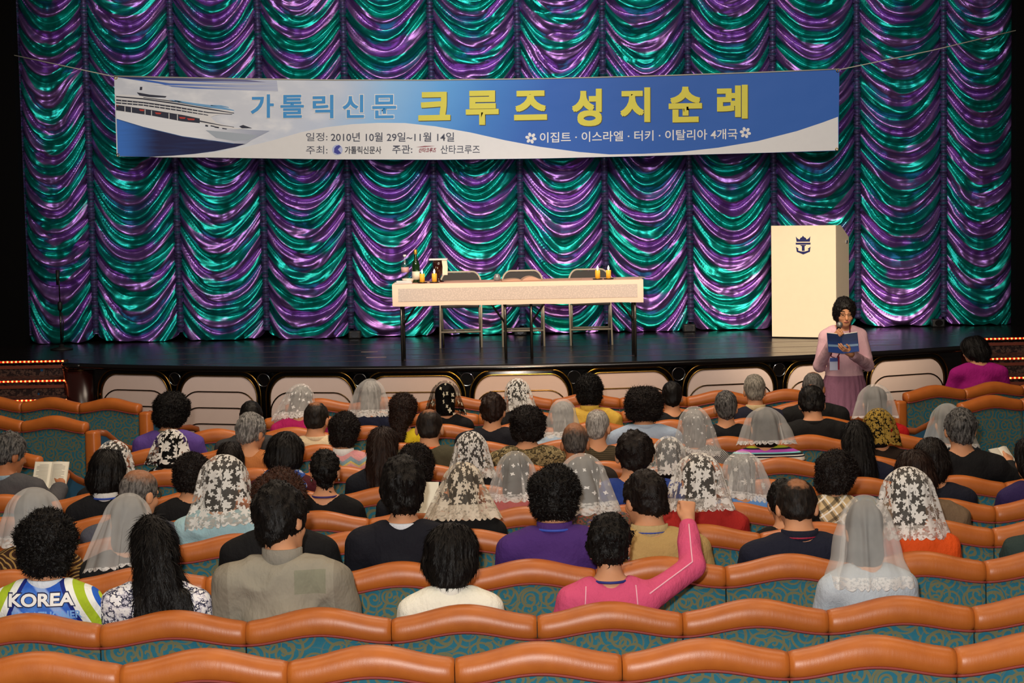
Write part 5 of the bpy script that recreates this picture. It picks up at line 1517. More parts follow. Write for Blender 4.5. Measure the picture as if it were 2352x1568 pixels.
def vl(key, L=0.46, seed=0, mat=None, **kw):
    """a veil: cached mesh and material"""
    mk = {m: kw.pop(m) for m in list(kw) if m.startswith('m_')}
    L = L - 0.058; kw['flare'] = kw.get('flare', 0.22) * 0.85
    me = veil_mesh(L=L, seed=seed, **kw)
    args = {a[2:]: v for a, v in mk.items()}
    mat = cached(('vmat', key, round(L, 3), str(sorted(args.items(), key=str))), lambda: veil_mat(key, L=L, **args))
    return me, mat
def v_bw(seed, L=0.44, fs=15.0, size=0.40, net=0.20, **kw):
    kw.setdefault('ov', 0.35)
    return vl('black_and_white_lace', L, seed, m_net=net, m_flower=True, m_fscale=fs, m_fsize=size, m_leaf=1.0, m_hem=0.07, m_net_col='#c9c4bd', **kw)
def v_sheer(seed, L=0.44, net=0.52, hem=0.05, dots=None, **kw): return vl('white_tulle', L, seed, m_net=net, m_hem=hem, m_dots=dots, m_flower_col='#ffffff', **kw)
C = cloth
# ---- small additions carried by a person
def bind(fn, *a): return lambda t, k: fn(t, k, *a)
def glasses(t, k):
    b = MB()
    for s_ in (-1, 1):
        b.tube([(s_ * 0.034 + 0.024 * math.cos(i * PI / 8), 0.094 - 0.004 * abs(math.cos(i * PI / 8)), 0.008 + 0.018 * math.sin(i * PI / 8)) for i in range(16)], 0.0014, 5, True)
        b.tube([(s_ * 0.058, 0.088, 0.012), (s_ * 0.074, 0.05, 0.012), (s_ * 0.080, -0.012, 0.008)], 0.0014, 5)
    b.tube([(-0.010, 0.098, 0.012), (0.010, 0.098, 0.012)], 0.0014, 5)
    place_head(b.build('glasses', METAL_DARK, t, True), k)
def earrings(t, k):
    b = MB()
    for s_ in (-1, 1): b.lathe([(0.001, -0.012), (0.008, -0.006), (0.008, 0.004), (0.001, 0.010)], 8, (s_ * 0.084, -0.004, -0.055)); b.lathe([(0.001, -0.006), (0.005, 0), (0.001, 0.006)], 8, (s_ * 0.084, -0.004, -0.038))
    place_head(b.build('earrings', CHROME, t, True), k, 0.95)
def lanyard(t, k, c='#27348f'):
    pts = [(0.074 * math.cos(a), -0.052 + 0.074 * math.sin(a), 1.105 - 0.03 * max(math.sin(a), 0)) for a in [(-PI / 2 + (i - 10) * 0.23) for i in range(21)]]
    MB().tube(pts, 0.006, 5).build('lanyard', plain('lanyard_ribbon', c, 0.6), t, True)
def strap(t, k, c='#141414'):
    MB().tube([(-0.12, -0.195, 0.95), (-0.06, -0.17, 1.03), (-0.03, -0.12, 1.085)], 0.012, 6).build('bag_strap', plain('strap_webbing', c, 0.7), t, True)
def inner_collar(t, k, c): obj('inner_collar', cached('inner_collar', lambda: collar_mesh('inner_collar', 0.060, 0.016, 0.0)), C(c), t)
def scarf(t, k, mat):
    F_ = Field((-0.17, -0.20, 0.98), (0.17, 0.14, 1.19), 0.008)
    F_.add(cap((-0.07, -0.06, 1.085), (0.07, -0.06, 1.085), 0.062), 0.03).add(ell((0.02, -0.125, 1.045), (0.12, 0.04, 0.062)), 0.03).add(ell((0, -0.045, 1.10), (0.088, 0.090, 0.038)), 0.02)
    F_.warp(lambda x, y, z: 0.012 * np.abs(vnoise(x * 12 + z * 14, y * 10, z * 16, 5)) - 0.004)
    obj('scarf', F_.mesh('scarf'), mat, t)
def on_back(t, top_name, body, x0, z0, wd, ht, mat, nm, bold=0.0, lift=0.003):
    """print a word on the back of a garment: each vertex of the outline is laid on the cloth"""
    g = [c for c in t.children if c.name.split('.')[0] == top_name][0]
    bm = bmesh.new(); bm.from_mesh(g.data); tree = BVHTree.FromBMesh(bm); bm.free()
    me, (a0, a1, b0, b1) = glyph_mesh(body, 0, 0, 0, 0, None, 0, bold=bold)
    bm = bmesh.new(); bm.from_mesh(me); bmesh.ops.triangulate(bm, faces=bm.faces[:])
    for _ in range(2):
        bmesh.ops.subdivide_edges(bm, edges=[e for e in bm.edges if e.calc_length() > 0.12], cuts=1)
        bmesh.ops.triangulate(bm, faces=bm.faces[:])
    for v in bm.verts:
        x = x0 + (v.co.x - a0) / (a1 - a0) * wd; z = z0 + (v.co.y - b0) / (b1 - b0) * ht
        hit = tree.ray_cast(Vector((x, -0.6, z)), Vector((0, 1, 0)))
        v.co = Vector((x, (hit[0].y if hit[0] else -0.17) - lift, z))
    bm.to_mesh(me); bm.free(); me.name = nm
    return obj(nm, me, mat, t)
def jersey_print(t, k):
    on_back(t, 'shirt', 'KOREA', -0.130, 1.017, 0.265, 0.062, plain('print_navy_edge', '#1a2150', 0.7), 'lettering_edge', 0.075, 0.004)
    on_back(t, 'shirt', 'KOREA', -0.125, 1.022, 0.255, 0.052, plain('print_jersey_white', '#f4f4f2', 0.7), 'lettering', 0.035, 0.006)
    on_back(t, 'shirt', 'MARATHONER', -0.115, 0.968, 0.27, 0.034, plain('print_jersey_blue', '#7fb0ee', 0.7), 'lettering', 0.03, 0.005)
def collar_seam(t, k):
    pts = [(0.082 * math.cos(a), -0.052 + 0.082 * math.sin(a), 1.083 - 0.03 * max(math.sin(a), 0)) for a in [(-PI / 2 + (i - 10) * 0.2) for i in range(21)]]
    MB().tube(pts, 0.005, 5).build('collar_seam', plain('dark_seam', '#4c463e', 0.8), t, True)
P_ = person
# ------------------------------------------------ second row from the camera (row B)
P_(105, 1176, 'B', 'f', 'up', 'curly_big', BK, 'shirt', pattern('cycling_jersey', p_jersey), 'person with bushy black curls in a blue and lime KOREA cycling jersey', ('low', C('#dfe6f0')), extra=jersey_print, fat=1.04)
P_(352, 1182, 'B', 'f', (10, -5, -5), 'long_loose', BK, 'wideneck', pattern('floral_blouse', p_blotch(['#f2f0f0', '#f2f0f0', '#c9c6d2', '#3e3f55', '#f2f0f0', '#e6e4ea'], 26)), 'person with long loose black hair in a white and grey floral blouse', skin=SKIN_PALE)
P_(643, 1115, 'B', 'm', (-30, -14, -14), 'short', BK, 'jacket', pattern('khaki_jacket', p_khaki), 'person with short black hair in a khaki grey zip jacket with raised collar', ('high', C('#8b857a')), fat=0.98, extra=collar_seam, hsc=1.12)
P_(1035, 1206, 'B', 'f', (-12, -12, 0), 'bob_round', BK, 'shirt', C('#f2efdf'), 'person with a glossy black bob in a plain white knit top', ('low', C('#eceae0')), hsc=1.06)
def pink_custom(k, tl):
    sh = Vector((0.162, -0.065, 1.02)); el = tl(P(1588, 1302, 7.50)); wr = tl(P(1580, 1203, 7.62))
    k['arms'] = {1: [sh, el, wr, 1]}
    fw = (wr - el).normalized(); fw = (fw + Vector((0.05, 0, 0.4))).normalized()
    hp = hand_prims(wr + fw * 0.01, fw, (0.25, -1, 0.1), 1, 1.75, 1.0, True, 1.0)
    k2 = dict(k); k2['arms'] = {1: [sh, el, wr, 1]}
    return dict(body=body_mesh('body', k2, 0.0065, hp), top=top_mesh('sweater', k2, 0.010, 0.007, 0.068, seed=9))
def pink_extra(t, k):
    earrings(t, k); lanyard(t, k, '#24307e')
    sw = [c for c in t.children if c.name.split('.')[0] == 'sweater'][0]
    bm = bmesh.new(); bm.from_mesh(sw.data); tree = BVHTree.FromBMesh(bm); bm.free()
    a, b_, c = arm_points(k, 1)
    line = []
    for p, q in ((a, b_), (b_, c)):
        for i in range(9):
            m_ = p + (q - p) * (i / 9)
            hit = tree.ray_cast(m_ + Vector((0.0, -0.3, 0.12)), Vector((0, 1, -0.35)).normalized())
            if hit[0]: line.append(hit[0] + hit[1] * 0.001)
    MB().tube(line, 0.0035, 5).build('seam', plain('pale_pink_seam', '#f3b3c4', 0.8), t, True)
    for s_ in (-1, 1):
        ln = []
        for i in range(8):
            hit = tree.ray_cast(Vector((s_ * (0.105 + 0.012 * i / 7), -0.6, 1.09 - 0.17 * i / 7)), Vector((0, 1, 0)))
            if hit[0]: ln.append(hit[0] + Vector((0, -0.001, 0)))
        if len(ln) > 2: MB().tube(ln, 0.003, 5).build('seam', plain('pale_pink_seam', '#f3b3c4', 0.8), t, True)
P_(1400, 1178, 'B', 'f', (-14, -4, 0), 'short_f', BK, 'knit', C('#d6557c'), 'person with short black hair in a pink sweater raising the right fist', custom=pink_custom, extra=pink_extra, seed=1)
P_(1985, 1137, 'B', 'f', (0, -6, 0), 'bob', BK, 'shirt', C('#b9c3cc'), 'person in the large plain white tulle veil with eyelet trim, nearest veil', veil=v_sheer(3, 0.52, 0.50, 0.055, flare=0.15, fold=0.013, nf=5, rad=(0.118, 0.138, 0.128), back=0.4, cx=0.02, ov=1.2), fat=0.90)
# ------------------------------------------------ row C
P_(75, 1119, 'C', 'f', (0, -8, 0), 'short_f', BK, 'shirt', pattern('scroll_print', p_scrolls), 'person in a white tulle veil above a brown and gold scroll blouse', veil=v_sheer(11, 0.42, 0.58, 0.05, flare=0.25, fold=0.008, nf=6, rad=(0.122, 0.142, 0.126)), fat=1.05)
P_(292, 1131, 'C', 'f', (6, -10, 3), 'short_f', BK, 'shirt', C('#191a1c'), 'person in a pleated white veil with embroidered hem over black, behind the long hair', veil=v_sheer(12, 0.50, 0.56, 0.02, flare=0.34, fold=0.016, nf=5, rad=(0.110, 0.128, 0.122), left_long=0.12, cx=-0.02))
P_(640, 1076, 'C', 'f', 'up', 'curly', BR, 'shirt', C('#121214'), 'person with wavy dark brown hair in black beyond the khaki jacket', fat=1.15)
P_(925, 1052, 'C', 'm', 'up', 'short', BK, 'suit', C('#14151f'), 'person with neat black hair in a dark navy pinstripe suit', ('low', C('#d9dde6')), skin=SKIN, fat=0.95, hsc=1.15)
P_(1272, 1070, 'C', 'f', (-6, -6, 0), 'curly', BK, 'knit', C('#4b2d74'), 'person with a rounded black perm in a purple sweater', ('shirt', C('#4b2d74')), extra=bind(lanyard, '#3a55c0'), fat=1.12)
P_(1482, 1076, 'C', 'm', (28, -10, 0), 'short', SOFT, 'shirt', C('#b6965f'), 'person in a tan polo shirt with the left ear showing', ('shirt', C('#b9a274')), extra=bind(lanyard, '#3f4f9a'), fat=1.08)
P_(1832, 1098, 'C', 'm', 'down', 'crew', hair_mat('#100d0c', '#231c18', (-0.085, 0.105, 0.055)), 'shirt', C('#181b2c'), 'person with cropped thinning black hair in a navy polo shirt', ('shirt', C('#181b2c')), skin=SKIN, extra=bind(lanyard, '#a01c3c'), fat=1.12)
P_(2085, 1073, 'C', 'f', (-4, -8, 0), 'bob', BK, 'knit', C('#e2551a', 0.8), 'person in a white floral lace veil over a bright orange top', veil=v_bw(21, 0.48, 13.5, 0.43, 0.24, flare=0.28, fold=0.011, nf=6, rad=(0.120, 0.138, 0.130)))
P_(2425, 1085, 'C', 'm', 'up', 'short', BK, 'jacket', C('#2b3a38'), 'person in a dark grey green jacket cut off by the right picture edge')
# ------------------------------------------------ row D
P_(315, 1074, 'D', 'm', (-38, -12, 0), 'bald', hair_mat('#33302e', '#77726e', (-0.02, 0.125, 0.11)), 'shirt', C('#50535f'), 'person with thinning grey hair and glasses in a slate grey shirt', skin=SKIN, extra=glasses, fat=1.1)
P_(512, 1045, 'D', 'f', (-10, -8, 0), 'bob', BK, 'jacket', C('#a9cfd8'), 'person in a cream floral lace veil over a pale blue jacket', veil=v_bw(22, 0.52, 13.5, 0.42, 0.22, left_long=0.10, flare=0.24, fold=0.010, nf=6, rad=(0.122, 0.142, 0.130)), fat=1.05)
P_(1063, 1060, 'D', 'f', (0, -6, 0), 'bob', BK, 'shirt', C('#111112'), 'person in a wide cream lace veil with thick lace border over black', veil=vl('black_and_white_lace', 0.44, 23, m_net=0.22, m_flower=True, m_fscale=12.0, m_fsize=0.40, m_leaf=0.9, m_hem=0.085, m_hem_a=1.3, m_net_col='#d8cbb8', m_flower_col='#efe3d0', ov=0.4, flare=0.50, fold=0.016, nf=6, rad=(0.112, 0.130, 0.126)))
P_(1338, 1040, 'D', 'f', (-8, -8, -3), 'bob', BK, 'shirt', pattern('paisley_print', p_blotch(['#3a2530', '#7a5a3a', '#8a4a40', '#46503f', '#5a4a6a', '#9a7a55'], 30)), 'person in a dotted white veil with satin border over a paisley blouse', veil=v_sheer(24, 0.46, 0.50, 0.07, (15, 0.16), flare=0.30, fold=0.010, nf=5, rad=(0.112, 0.130, 0.124)), fat=1.1)
P_(1605, 1042, 'D', 'f', (0, -8, 0), 'bob', BK, 'jacket', C('#a52420'), 'person in a white floral lace veil over a red jacket', veil=v_bw(25, 0.45, 12.5, 0.42, 0.22, flare=0.30, fold=0.014, nf=7, rad=(0.124, 0.140, 0.132)), fat=1.05)
P_(1800, 1100, 'D', 'f', (0, -18, 0), 'short', BK, 'shirt', C('#131313'), 'person in black mostly hidden behind the navy polo shirt')
P_(1922, 1035, 'D', 'f', (-42, -16, 0), 'curly', SOFT, 'shirt', C('#161618'), 'person with dark curls wearing a tan black and white checked scarf', extra=lambda t, k: scarf(t, k, pattern('check_scarf', p_plaid)))
P_(2105, 1036, 'D', 'f', 'down', 'bob', DB, 'jacket', C('#75604a'), 'person with dark brown hair in a taupe jacket behind the orange top', fat=1.1)
# ------------------------------------------------ row E
P_(245, 1032, 'E', 'f', (-14, -10, 0), 'bob_round', BK, 'shirt', C('#15161a'), 'person with a long black bob, white collar and blue neck ribbon', ('shirt', C('#d8d8d6')), extra=bind(lanyard, '#2a4aa8'))
P_(440, 1040, 'E', 'f', (-20, -12, 0), 'curly', SOFT, 'shirt', C('#141416'), 'person with dark curls half hidden by the pale blue jacket person')
P_(745, 1028, 'E', 'f', (0, -4, 0), 'updo', BK, 'lowback', C('#0f0f11'), 'person with pinned-up black hair and bare nape in a black scoop top', extra=lambda t, k: (earrings(t, k), lanyard(t, k, '#3a2a6a')), skin=SKIN)
P_(955, 1018, 'E', 'f', (-6, -8, 0), 'curly', SOFT, 'shirt', C('#1a1c22'), 'person with dark curls directly beyond the navy pinstripe suit', fat=1.0)
P_(1183, 1035, 'E', 'f', (-4, -6, 0), 'short_f', BK, 'shirt', C('#c06a68'), 'person in a star dotted white veil over a salmon pink top', veil=v_sheer(31, 0.44, 0.44, 0.05, (16, 0.17), flare=0.36, fold=0.013, nf=6, rad=(0.114, 0.130, 0.126)))
P_(1456, 985, 'E', 'm', 'up', 'short', SOFT, 'jacket', C('#27408c'), 'person with cropped black hair in a royal blue jacket', fat=1.18)
P_(1703, 1035, 'E', 'f', (0, -8, 2), 'short_f', GREY, 'shirt', C('#6a9bdc'), 'person in a scroll embroidered white veil over a light blue top with black strap', veil=vl('scroll_tulle', 0.44, 32, m_net=0.50, m_flower=True, m_fscale=9.0, m_fsize=0.17, m_leaf=0.5, m_hem=0.05, flare=0.36, fold=0.014, nf=6, rad=(0.120, 0.132, 0.126), left_long=-0.12, cx=0.02), extra=strap)
P_(2140, 1006, 'E', 'f', (-10, -12, 0), 'bob', SOFT, 'shirt', C('#191b28'), 'person with a dark bob in navy, right of the long straight hair', fat=1.12)
P_(2368, 1000, 'E', 'f', (30, -8, 0), 'bob', BK, 'shirt', C('#2d2150'), 'person in deep purple with black bob at the right picture edge')
# ------------------------------------------------ row F
def book_arm(px_, py_, Y_, sx_, elb):
    def fn(k, tl):
        wr = tl(P(px_, py_, Y_)); sh = Vector((sx_ * (k['sh'] + 0.01), -0.065, 1.015)); el = sh + (wr - sh) * 0.5 + Vector(elb)
        fw = (wr - el).normalized(); fw = (fw + Vector((0.0, 0.1, 0.55))).normalized()
        k['arms'] = {sx_: [sh, el, wr, 1]}
        hp = hand_prims(wr + fw * 0.015, fw, (0.35 * sx_, -0.9, 0), sx_, 0.55)
        return dict(body=body_mesh('body', k, 0.0065, hp), top=top_mesh('shirt', k, 0.014, 0.009, 0.068, puff=0.003, seed=4))
    return fn
P_(18, 990, 'F', 'm', (-48, -14, 0), 'short', PEPPER, 'shirt', C('#4e4d50'), 'person in a charcoal jacket holding an open white book', ('low', C('#8aa0b0')), custom=book_arm(138, 1122, 11.36, 1, (0.02, -0.04, -0.10)), skin=SKIN_DARK, dy=0.2)
P_(258, 1010, 'F', 'f', (-8, -14, 0), 'bob', BK, 'shirt', C('#1a1a1c'), 'person in a dark lace veil with cream flowers, half hidden by a black bob', veil=v_bw(41, 0.40, 15, 0.40, 0.15, flare=0.2, rad=(0.116, 0.130, 0.122)))
P_(528, 1015, 'F', 'f', (0, -10, 0), 'bob', SOFT, 'shirt', C('#1a1a1e'), 'person with black hair behind the pale blue jacket lace veil')
P_(655, 992, 'F', 'f', (-18, -8, 0), 'bob_round', BK, 'shirt', C('#4a1722'), 'person with a full black bob, blue scarf and burgundy jacket', extra=lambda t, k: scarf(t, k, pattern('blue_scarf', p_blotch(['#27408c', '#3a5cb0', '#c9d3e8', '#1d2f70'], 16))), fat=1.1)
P_(878, 975, 'F', 'f', (-6, -6, 0), 'long', DB, 'shirt', C('#171a22'), 'person with long straight dark brown hair left of the dark curls')
P_(1082, 990, 'F', 'f', (0, -6, 0), 'bob', BK, 'shirt', C('#1a1a1c'), 'person in a black and white floral lace veil beyond the wide cream veil', veil=v_bw(42, 0.44, 15, 0.44, 0.2, flare=0.26, fold=0.009, rad=(0.112, 0.128, 0.126)))
P_(1320, 968, 'F', 'm', 'down', 'bald', hair_mat('#2a2624', '#5c5652', (-0.035, 0.115, 0.12)), 'shirt', C('#2a2420'), 'person with a bald tanned crown and grey fringe left of the blue jacket', skin=SKIN_DARK)
P_(1535, 1000, 'F', 'f', (0, -12, 0), 'short_f', BK, 'shirt', C('#7a2440'), 'person in a small white veil with a big embroidered flower', veil=vl('flower_tulle', 0.40, 43, m_net=0.40, m_flower=True, m_fscale=8.0, m_fsize=0.34, m_leaf=0.8, m_hem=0.03, flare=0.22, fold=0.009, rad=(0.112, 0.126, 0.120)))
P_(1968, 965, 'F', 'f', (0, -10, 0), 'long', BK, 'suit', C('#181c30'), 'person with straight black shoulder length hair in a navy jacket', fat=1.08)
P_(2205, 932, 'F', 'm', 'up', 'short', PEPPER, 'suit', C('#141416'), 'person in a black suit holding a small booklet at right', custom=book_arm(2313, 1074, 11.42, 1, (0.05, -0.06, -0.08)), fat=1.05)
# ------------------------------------------------ row G
P_(392, 985, 'G', 'f', (-16, -12, 0), 'bob', BK, 'shirt', pattern('lily_print', p_blotch(['#16161a', '#1a1a1e', '#dadade', '#1d1d22'], 14)), 'person in a black veil with large white lilies below the violet sweater', veil=vl('lily_lace', 0.40, 51, m_net=0.62, m_net_col='#1a1a1c', m_flower=True, m_fscale=11.5, m_fsize=0.46, m_leaf=1.0, m_hem=0.05, flare=0.34, fold=0.012, rad=(0.116, 0.130, 0.124)))
P_(575, 945, 'G', 'm', (-30, -10, 0), 'short', GREY, 'shirt', C('#b87440'), 'person with grey hair and glasses in a tan orange shirt', extra=glasses)
P_(790, 947, 'G', 'f', (-14, -10, 0), 'curly', SOFT, 'knit', pattern('zigzag_knit', p_knit), 'person with dark curls, white collar and pastel zigzag knit', ('shirt', C('#efeeec')))
P_(985, 936, 'G', 'm', (-4, -16, 0), 'bald', hair_mat('#161210', '#2a211c', (-0.05, 0.125, 0.055)), 'suit', C('#4a4634'), 'person with thinning dark hair, orange collar and olive jacket', extra=bind(inner_collar, '#ee6a34'), skin=SKIN, fat=1.08)
P_(1210, 932, 'G', 'f', (0, -6, 0), 'curly', SOFT, 'jacket', pattern('camouflage_print', p_blotch(['#8c7a52', '#6b5c3c', '#3a3220', '#9a8a62', '#776848', '#4b4230'], 22)), 'person with black curls in a tan camouflage pattern jacket', fat=1.15)
P_(1372, 934, 'G', 'm', (-16, -8, 0), 'bald', hair_mat('#6f6b67', '#b3afaa', (0.0, 0.125, 0.075)), 'shirt', pattern('pinstripe_olive', p_pin), 'person with silver grey hair in a dark olive striped shirt', skin=SKIN)
P_(1594, 932, 'G', 'f', (0, -4, 0), 'short_f', GREY, 'suit', pattern('tweed', p_tweed), 'person in a long pearl dotted white veil over grey tweed', veil=v_sheer(52, 0.47, 0.46, 0.04, (17, 0.13), flare=0.26, fold=0.007, nf=5, rad=(0.114, 0.130, 0.126), hem_wave=0.05))
P_(1757, 933, 'G', 'f', (0, -8, 0), 'bob', BK, 'knit', pattern('striped_knit', p_stripes), 'person in a pleated white veil over a multicoloured striped top', veil=v_sheer(53, 0.40, 0.45, 0.03, flare=0.28, fold=0.016, nf=6, rad=(0.114, 0.130, 0.122)), fat=1.15)
P_(2018, 936, 'G', 'f', (-14, -10, 0), 'short_f', BK, 'shirt', C('#2a1f18'), 'person in a gold and black lace veil beside the straight black hair', veil=vl('gold_lace', 0.40, 54, m_net=0.70, m_net_col='#1c1710', m_flower=True, m_fscale=26, m_fsize=0.55, m_leaf=1.0, m_flower_col='#b39448', m_hem=0.07, m_hem_a=1.2, flare=0.2, fold=0.008, rad=(0.114, 0.130, 0.122)))
P_(2176, 925, 'G', 'f', (8, -10, 0), 'short_f', BK, 'shirt', C('#23262c'), 'person in a plain white veil half hidden behind the black suit at right', veil=v_sheer(55, 0.46, 0.48, 0.03, flare=0.40, fold=0.012, nf=5, rad=(0.112, 0.128, 0.122)))
# ------------------------------------------------ row H
P_(392, 905, 'H', 'f', (-30, -14, 0), 'curly_big', BK, 'knit', C('#5f4796'), 'person with a black perm in a violet sweater near the left aisle', ('low', C('#6a6a60')), fat=1.1)
P_(575, 917, 'H', 'm', (4, -8, 0), 'crew', BK, 'jacket', C('#3a3b3d'), 'person with flat black hair in a dark grey jacket', skin=SKIN)
P_(725, 921, 'H', 'm', (-14, -12, 0), 'crew', hair_mat('#14110f', '#2a2420', (-0.05, 0.120, 0.05)), 'shirt', C('#ddcaa8'), 'person with thinning black hair in a cream polo shirt', ('low', C('#ddcaa8')), skin=SKIN, fat=1.08)
P_(925, 902, 'H', 'f', (-18, -8, 0), 'wavy', DB, 'shirt', C('#d8c022'), 'person with long wavy brown hair in a vivid yellow top')
P_(1131, 900, 'H', 'm', (-12, -8, 0), 'short', DB, 'suit', C('#191a22'), 'person with short dark hair in a navy suit beside the tilted lace veil', skin=SKIN, fat=1.05)
P_(1292, 915, 'H', 'f', (0, -8, 0), 'short_f', GREY, 'shirt', C('#b9d0e6'), 'person in a plain white veil over a pale blue blouse', veil=v_sheer(61, 0.44, 0.46, 0.05, flare=0.26, fold=0.006, nf=4, rad=(0.112, 0.128, 0.124)))
P_(1478, 892, 'H', 'f', (-4, -10, 0), 'curly_big', SOFT, 'shirt', C('#a7b9d0'), 'person with a dark perm in a pale blue shirt', ('low', C('#a7b9d0')), fat=1.22)
P_(1666, 892, 'H', 'm', 'up', 'crew', PEPPER, 'suit', C('#15161a'), 'person with salt and pepper hair in black, left of the striped top', skin=SKIN)
P_(1866, 884, 'H', 'm', 'down', 'short', hair_mat('#0d0b0b', '#1a1614', (-0.03, 0.140, 0.040)), 'suit', C('#151515'), 'person with glossy black hair and small bald spot in a black suit', ('low', C('#151515')), skin=SKIN, fat=1.08)
P_(2010, 881, 'H', 'f', (-4, -8, 0), 'short_f', BK, 'shirt', C('#c21a1e'), 'person in a draped white veil over a bright red top', veil=v_sheer(62, 0.40, 0.48, 0.02, flare=0.28, fold=0.015, nf=6, rad=(0.124, 0.134, 0.124)), fat=1.05)
# ------------------------------------------------ row I
P_(690, 880, 'I', 'f', (-22, -12, 4), 'short_f', GREY, 'shirt', C('#c0266c'), 'person in a ring-flower white veil over a magenta pink top', veil=v_sheer(71, 0.44, 0.44, 0.06, (15, 0.20), flare=0.30, fold=0.010, rad=(0.112, 0.128, 0.122), left_long=0.15, cx=-0.03))
P_(850, 868, 'I', 'f', (0, -6, 0), 'short_f', GREY, 'shirt', C('#1a2038'), 'person in a pleated sheer white veil with ruffled hem over navy', veil=v_sheer(72, 0.44, 0.44, 0.06, flare=0.30, fold=0.015, nf=6, rad=(0.112, 0.128, 0.122)))
P_(1022, 874, 'I', 'f', (0, -8, 0), 'bob', BK, 'shirt', C('#121214'), 'person in a black veil dotted with cream flowers', veil=vl('black_lace', 0.42, 73, m_net=0.72, m_net_col='#0c0c0c', m_dots=(13.0, 0.26), m_flower_col='#d8d0b8', m_hem=0.05, flare=0.30, fold=0.010, rad=(0.116, 0.130, 0.126)))
P_(1192, 868, 'I', 'f', (-26, -10, -14), 'bob', BK, 'shirt', C('#1a1a1c'), 'person with tilted head in a black and white lace veil before the middle panel', veil=v_bw(74, 0.40, 15, 0.44, 0.18, flare=0.14, fold=0.006, rad=(0.104, 0.126, 0.126)), custom=book_arm(1168, 962, 14.12, -1, (-0.05, 0.0, -0.10)))
P_(1352, 858, 'I', 'f', (0, -4, 0), 'curly', BK, 'jacket', C('#d9b24a'), 'person with black curls in a shiny golden yellow jacket', ('shirt', C('#d9b24a')), fat=1.05)
P_(1543, 872, 'I', 'm', (0, -8, 0), 'crew', BK, 'shirt', C('#16171a'), 'person with close black hair in dark clothes, right of the pale blue shirt', skin=SKIN)
P_(1733, 856, 'I', 'm', (0, -6, 0), 'crew', hair_mat('#5a564f', '#9a9488'), 'shirt', C('#1c1d2e'), 'person with grey brown hair and striped collar in navy', ('shirt', C('#c9b58a')), skin=SKIN)
P_(1868, 851, 'I', 'm', (-10, -14, 0), 'bald', hair_mat('#3a3735', '#6f6b68', (0.0, 0.120, 0.075)), 'suit', C('#161616'), 'person with a bald crown and grey sides in black, in front of the speaker', skin=SKIN_DARK, fat=1.05)
# ------------------------------------------------ beyond the right aisle
P_(2240, 772, 17.15, 'f', (42, -14, 0), 'bob_round', BK, 'shirt', C('#a81a7c'), 'person with a black bob in a magenta top beside the right stage stairs', dy=0, fat=1.25)

# ------------------------------------------------ books held by hands
def held_book(name, label, ctr, tiltx, yaw, w_, h_, mats, lines=0, roll=0):
    t = open_book(name, label, ctr, 0, w_, h_, mats, 0.008, lift=0.02, lines=lines)
    t.rotation_euler = Euler((math.radians(tiltx), math.radians(roll), math.radians(yaw)), 'XYZ'); return t
held_book('open_book', 'open white book held up by the person in charcoal at left', P(116, 1092, 11.42), 62, -8, 0.105, 0.17, (plain('white_paper', '#f0ead8', 0.8), plain('book_cover_pale', '#d8d0c0', 0.7)), 16)
held_book('booklet', 'small open booklet held by the person in the black suit', P(2308, 1056, 11.48), 50, 40, 0.085, 0.17, (plain('white_paper', '#f0ead8', 0.8), plain('book_cover_pale', '#d8d0c0', 0.7)), 0)
t = thing('song_sheet', 'white sheet of paper beyond the navy suit and wide cream veil', 'paper', P(975, 1142, 9.75), 0)
t.rotation_euler = Euler((math.radians(62), 0, math.radians(-10)), 'XYZ')
MB().box((-0.07, -0.085, -0.001), (0.07, 0.085, 0.001)).build('sheet', plain('white_paper', '#f0ead8', 0.8), t)

